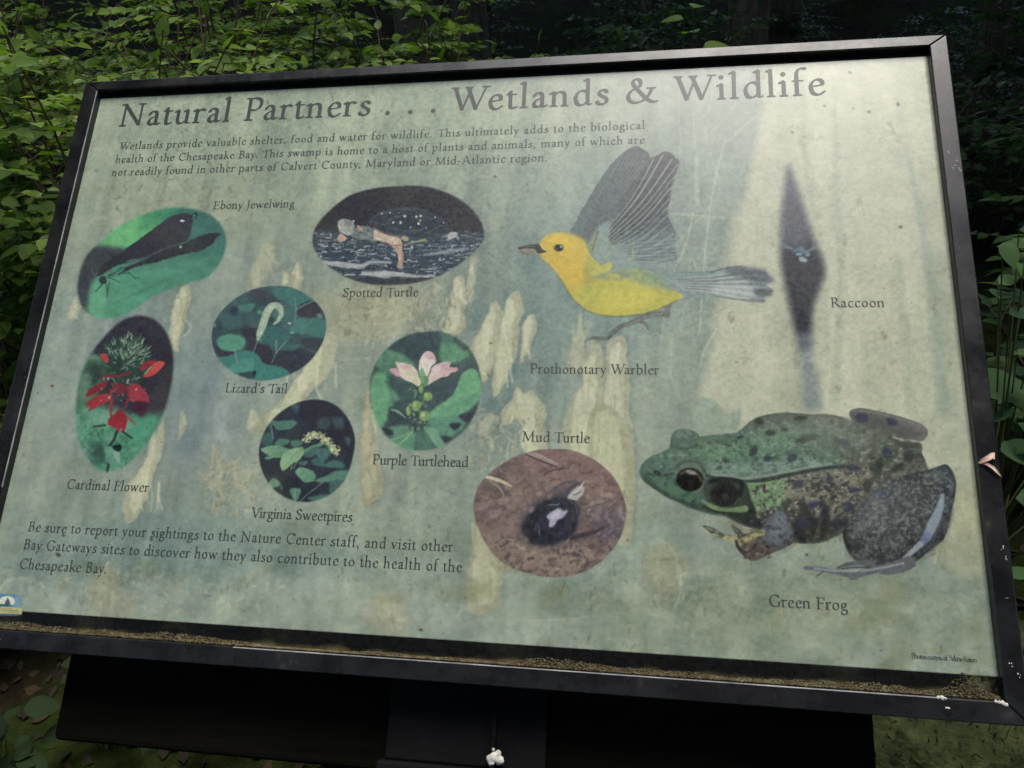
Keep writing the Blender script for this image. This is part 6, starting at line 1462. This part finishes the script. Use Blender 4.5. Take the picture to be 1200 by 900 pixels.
def glyph(ch, h, wt=1.0):
    """filled outline mesh of one letter by marching squares over its pen-stroke field"""
    key = (ch, h, wt)
    if key in _gc: return _gc[key]
    adv, st = GL[ch]
    allp = np.vstack([s[1] for s in st]); x0, y0 = allp.min(0) - .07; x1, y1 = allp.max(0) + .07
    nx = int((x1 - x0) / h) + 2; ny = int((y1 - y0) / h) + 2
    gx = x0 + np.arange(nx) * h; gy = y0 + np.arange(ny) * h
    X, Y = np.meshgrid(gx, gy)
    f = np.full(X.shape, 9.0); c, s_ = math.cos(NIB_ANG), math.sin(NIB_ANG)
    for kind, P, w in st:
        if kind == 'n':
            a, b = NIB_A * w * wt, max(NIB_B * (w ** .5), .012) * wt
            T = lambda x, y: ((x * c + y * s_) / a, (-x * s_ + y * c) / b)
            tx, ty = T(X, Y); px_, py_ = T(P[:, 0], P[:, 1])
            d = (seg_dist(tx, ty, np.stack([px_, py_], 1)) - 1) * .022
        else: d = seg_dist(X, Y, P) - w * wt
        f = np.minimum(f, d)
    V = []; F = []; vid = {}
    def pt(k, x, y):
        if k not in vid: vid[k] = len(V); V.append((x, y))
        return vid[k]
    for j in range(ny - 1):
        run = None
        for i in range(nx - 1):
            q = [(i, j), (i + 1, j), (i + 1, j + 1), (i, j + 1)]; v = [f[b_, a_] for a_, b_ in q]
            inn = [t < 0 for t in v]
            if all(inn):
                if run is None: run = i
                continue
            if run is not None:
                F.append([pt(('c', run, j), gx[run], gy[j]), pt(('c', i, j), gx[i], gy[j]), pt(('c', i, j + 1), gx[i], gy[j + 1]), pt(('c', run, j + 1), gx[run], gy[j + 1])]); run = None
            if not any(inn): continue
            poly = []
            for k in range(4):
                a_, b_ = q[k], q[(k + 1) % 4]; fa, fb = v[k], v[(k + 1) % 4]
                if fa < 0: poly.append(pt(('c',) + a_, gx[a_[0]], gy[a_[1]]))
                if (fa < 0) != (fb < 0):
                    t = fa / (fa - fb); e_ = ('e',) + tuple(sorted((a_, b_)))
                    poly.append(pt(e_, gx[a_[0]] + (gx[b_[0]] - gx[a_[0]]) * t, gy[a_[1]] + (gy[b_[1]] - gy[a_[1]]) * t))
            if len(poly) > 2: F.append(poly)
    _gc[key] = (adv, np.array(V), F)
    return _gc[key]

def write(text, x0, x1, y, em, h=.03, label=None, kern_space=.24):
    """one line of lettering between two points of the sheet, tracked out to fit"""
    adv = []; pair = {'Th': -.05, 'We': -.11, 'Wi': -.05, 'Ta': -.08, 'Tu': -.07, 'Pa': -.05, 'Vi': -.05, 'Wa': -.10, 'ay': -.02, 'y.': -.05, 'y,': -.05}
    for i, ch in enumerate(text):
        a = kern_space if ch == ' ' else GL[ch][0]
        a += pair.get(text[i:i + 2], 0); adv.append(a)
    nat = (sum(adv) - .06) * em; track = (x1 - x0 - nat) / (len(text) - 1)
    V = []; F = []; x = x0 - .03 * em; off = 0
    for ch, a in zip(text, adv):
        if ch != ' ':
            _, gv, gf = glyph(ch, h, 1.18 if em > .03 else 1.10)
            V.append(np.stack([gv[:, 0] * em + x, gv[:, 1] * em + y, np.full(len(gv), .00016)], 1)); F += [[k + off for k in f] for f in gf]; off += len(gv)
        x += a * em + track
    o = mesh_obj('lettering', np.vstack(V), F, M['lettering'], sign)
    o['label'] = label or 'printed words ' + ('"' + text + '"')
    return track / em
if_title = .0465
T = []
T.append(write('Natural Partners . . .', -.4185, -.0415, .2466, if_title, .014, 'large title words at the upper left, ending in three dots'))
T.append(write('Wetlands & Wildlife', -.0265, .3520, .2468, if_title, .014, 'large title words at the upper right, greyed by reflection'))
B1 = .0148
T.append(write('Wetlands provide valuable shelter, food and water for wildlife. This ultimately adds to the biological', -.4096, .1770, .2160, B1, .035, 'first line of the paragraph under the title'))
T.append(write('health of the Chesapeake Bay. This swamp is home to a host of plants and animals, many of which are', -.4113, .1770, .1990, B1, .035, 'second line of the paragraph under the title'))
T.append(write('not readily found in other parts of Calvert County, Maryland or Mid-Atlantic region.', -.4120, .0796, .1825, B1, .035, 'third line of the paragraph under the title'))
T.append(write('Be sure to report your sightings to the Nature Center staff, and visit other', -.4164, .0109, -.2108, B1 * 1.02, .035, 'first line of the request at the lower left'))
T.append(write('Bay Gateways sites to discover how they also contribute to the health of the', -.4170, .0203, -.2280, B1 * 1.02, .035, 'second line of the request at the lower left'))
T.append(write('Chesapeake Bay.', -.4166, -.3231, -.2465, B1 * 1.02, .035, 'last short line of the request at the lower left'))
for t, a, b, y in [('Ebony Jewelwing', -.2814, -.1887, .1373), ('Spotted Turtle', -.1221, -.0438, .0348), ("Lizard's Tail", -.2326, -.1673, -.0668), ('Cardinal Flower', -.3843, -.2958, -.1680), ('Virginia Sweetpires', -.1854, -.0859, -.1883),
                   ('Purple Turtlehead', -.0724, .0194, -.1343), ('Mud Turtle', .0682, .1298, -.1091), ('Prothonotary Warbler', .0723, .1913, -.0437), ('Raccoon', .3445, .3905, .0217), ('Green Frog', .2808, .3421, -.2425)]:
    T.append(write(t, a, b, y, .0150, .03, 'caption reading ' + t))
write('Photos courtesy of Arlene Ration', .3878, .4358, -.2759, .0062, .06, 'tiny photo credit line at the lower right')
print('TRACK', [round(float(t), 3) for t in T])

# ------------------------------------------------------------------ dirt, chips and debris on the sign
def grit():
    g = np.random.default_rng(55); n = 14000
    x = g.uniform(XI0 + .001, XI1 - .001, n)
    hgt = .0022 + .0035 * (fbm(x * 26, x * 0 + 2, 5) + .5) + .003 * (fbm(x * 120, x * 0, 6) + .5)
    hgt = hgt * np.clip(fbm(x * 9, x * 0 + 7, 8) * 3.2 + .75, .22, 1.5) * .85 + .014 * np.exp(-((x - .425) / .012) ** 2) + .004 * np.exp(-((x + .42) / .05) ** 2)
    t = g.random(n) ** 1.5; y = YI0 + .0008 + hgt * t * 1.1
    z = .0004 + .0042 * (1 - t) * g.random(n)
    r = g.uniform(.0003, .0008, n) * (1.2 - .5 * t)
    O = np.array([(1, 0, 0), (-1, 0, 0), (0, 1, 0), (0, -1, 0), (0, 0, 1), (0, 0, -1)], float)
    OF = np.array([(0, 2, 4), (2, 1, 4), (1, 3, 4), (3, 0, 4), (2, 0, 5), (1, 2, 5), (3, 1, 5), (0, 3, 5)])
    V = np.stack([x, y, z], 1)[:, None] + (O[None] * (1 + g.normal(0, .3, (n, 6, 1)))) * r[:, None, None]
    F = (OF[None] + (np.arange(n) * 6)[:, None, None]).reshape(-1, 3)
    o = mesh_obj('grit', V.reshape(-1, 3), F, M['lichen'], sign); o['kind'] = 'stuff'; o['label'] = 'ridge of pale lichen and grit along the foot of the print'
grit()
def blob(name, pts, mat, label, seed=1, flat=.4, parent=sign):
    """small crumbled lumps: list of (x, y, z, r)"""
    g = np.random.default_rng(seed); V = []; F = []; off = 0
    for (x, y, z, r) in pts:
        n, k = 9, 5
        th = np.arange(n) * 2 * math.pi / n; ph = np.linspace(.15, math.pi - .15, k)
        Pm, Tm = np.meshgrid(ph, th, indexing='ij')
        rr = r * (1 + g.normal(0, .18, Pm.shape))
        V.append(np.stack([x + rr * np.sin(Pm) * np.cos(Tm), y + rr * np.sin(Pm) * np.sin(Tm), z + flat * rr * np.cos(Pm)], -1).reshape(-1, 3))
        for i in range(k - 1):
            for j in range(n): F.append((off + i * n + j, off + i * n + (j + 1) % n, off + (i + 1) * n + (j + 1) % n, off + (i + 1) * n + j))
        F.append(tuple(off + j for j in range(n))[::-1]); F.append(tuple(off + (k - 1) * n + j for j in range(n))); off += n * k
    o = mesh_obj(name, np.vstack(V), F, mat, parent, smooth=True); 
    if label: o['label'] = label
    return o
blob('paint_chip', [(.4475, -.3035, FH, .0018), (.4450, -.3030, FH, .0014), (.4428, -.3027, FH, .0013), (.4500, -.3046, FH, .0016)], M['white_chip'], 'white chipped patch at the lower right inner corner', 2)
blob('paint_chip', [(.4050, -.3030, FH, .0018), (.4075, -.3032, FH, .0011), (.4020, -.3030, FH, .0012)], M['white_chip'], 'small white chip on the bottom bar near its right end', 3)
def fpt(px, py, z):      # a point of the photograph on a plane of the sign, in sign coordinates
    C = np.array([0.16469135, -0.2453804, 0.66825295])
    R = np.array([[0.98788365, 0.05453774, -0.14529808], [-0.01237295, 0.96091777, 0.27655732], [0.15470232, -0.27140869, 0.94994974]])
    d = R.T @ np.array([px - 600, 450 - py, -877.2]); s = (z - C[2]) / d[2]; p = C + s * d
    return p[0], p[1]
g = np.random.default_rng(66)
for (px, py, r, n) in [(1175, 642, .0007, 4), (1179, 655, .0005, 4), (1180, 700, .0004, 2), (1186, 780, .0006, 3), (1194, 790, .0007, 3), (1110, 830, .0008, 3), (1112, 178, .0006, 4), (1117, 196, .0006, 4), (1126, 199, .0007, 4), (1121, 188, .0004, 5)]:
    x, y = fpt(px, py, FH)
    blob('bird_lime', [(x + g.normal(0, r * 1.4), y + g.normal(0, r * 1.6), FH, r * g.uniform(.4, 1)) for i in range(n)], M['white_chip'], None, int(px), .2)
# dry petal lying on the right bar: it rests on the sign, so a thing of its own
x, y = fpt(1157, 543, FH)
def petal():
    V = []; F = []
    def strip(P, w, lift):
        off = len(V); n = len(P)
        for i, (a, b) in enumerate(P):
            t = i / (n - 1); ww = w * math.sin(math.pi * (.1 + .85 * t)); q = P[min(i + 1, n - 1)]; p0 = P[max(i - 1, 0)]
            dx, dy = q[0] - p0[0], q[1] - p0[1]; L = math.hypot(dx, dy) + 1e-9; nx, ny = -dy / L, dx / L
            V.append((a + nx * ww, b + ny * ww, lift * (1 - (2 * t - 1) ** 2) + .0012)); V.append((a, b, lift * (1 - (2 * t - 1) ** 2) + .0003)); V.append((a - nx * ww, b - ny * ww, lift * (1 - (2 * t - 1) ** 2) + .0012))
        for i in range(n - 1):
            k = off + 3 * i; F.extend([(k, k + 1, k + 4, k + 3), (k + 1, k + 2, k + 5, k + 4)])
    strip([(-.007, .000), (-.004, .002), (0, .004), (.003, .007), (.006, .009)], .0022, .003)
    strip([(-.006, .000), (-.001, -.001), (.003, -.004), (.006, -.008), (.009, -.011)], .0014, .002)
    strip([(.000, .004), (.004, .004), (.006, .009)], .0012, .002)
    o = mesh_obj('dry_petal', V, F, M['petal'], smooth=True)
    o.matrix_world = Matrix.Translation(SIGN_AT) @ Matrix.Rotation(TILT, 4, 'X') @ Matrix.Translation((x, y, FH))
    tag(o, 'small curled pink and brown petal lying on the right bar of the sign', 'petal')
petal()

# ------------------------------------------------------------------ what carries the sign
V, F = box_vf(-.385, .372, -.405, -.20, -.155, -.052)
o = mesh_obj('support_beam', V, F, M['timber'], sign); bevel(o, .006, 3); o['label'] = 'dark weathered timber beam under the lower edge of the frame'
for sx in (-.30, .28):
    V, F = box_vf(sx - .045, sx + .045, -.30, .22, -.052 - .0, -.0305)
    o = mesh_obj('mounting_rail', V, F, M['steel'], sign); bevel(o, .003, 2)
V, F = box_vf(-.045, .098, -.390, -.319, -.048, -.034)
o = mesh_obj('bracket', V, F, M['steel'], sign); bevel(o, .002, 2); o['label'] = 'black steel bracket plate hanging below the bottom bar'
V, F = box_vf(-.050, .103, -.398, -.3905, -.060, -.028)
o = mesh_obj('bracket_lip', V, F, M['steel'], sign); bevel(o, .0015, 2)
V, F = box_vf(.0505, .0545, -.389, -.322, -.0335, -.028)
o = mesh_obj('bracket_rib', V, F, M['steel'], sign)
x, y = fpt(580, 888, -.026)
blob('bird_dropping', [(x, y, -.0275, .0048), (x - .0045, y - .001, -.0275, .0036), (x + .004, y - .002, -.0275, .004), (x + .002, y + .0025, -.0275, .003), (x - .002, y + .006, -.0278, .0014), (x - .003, y - .004, -.0275, .003)], M['white_chip'], 'white bird dropping on the edge of the bracket', 9, .35)
# posts stand upright in the ground: children of the sign, given in world terms
Minv = Matrix.Translation(SIGN_AT) @ Matrix.Rotation(TILT, 4, 'X')
for sx in (-.25, .25):
    V, F = box_vf(sx - .045, sx + .045, .02, .11, -.15, .78)
    o = mesh_obj('post', V, F, M['timber']); bevel(o, .006, 2)
    o.parent = sign; o.matrix_parent_inverse = Minv.inverted()
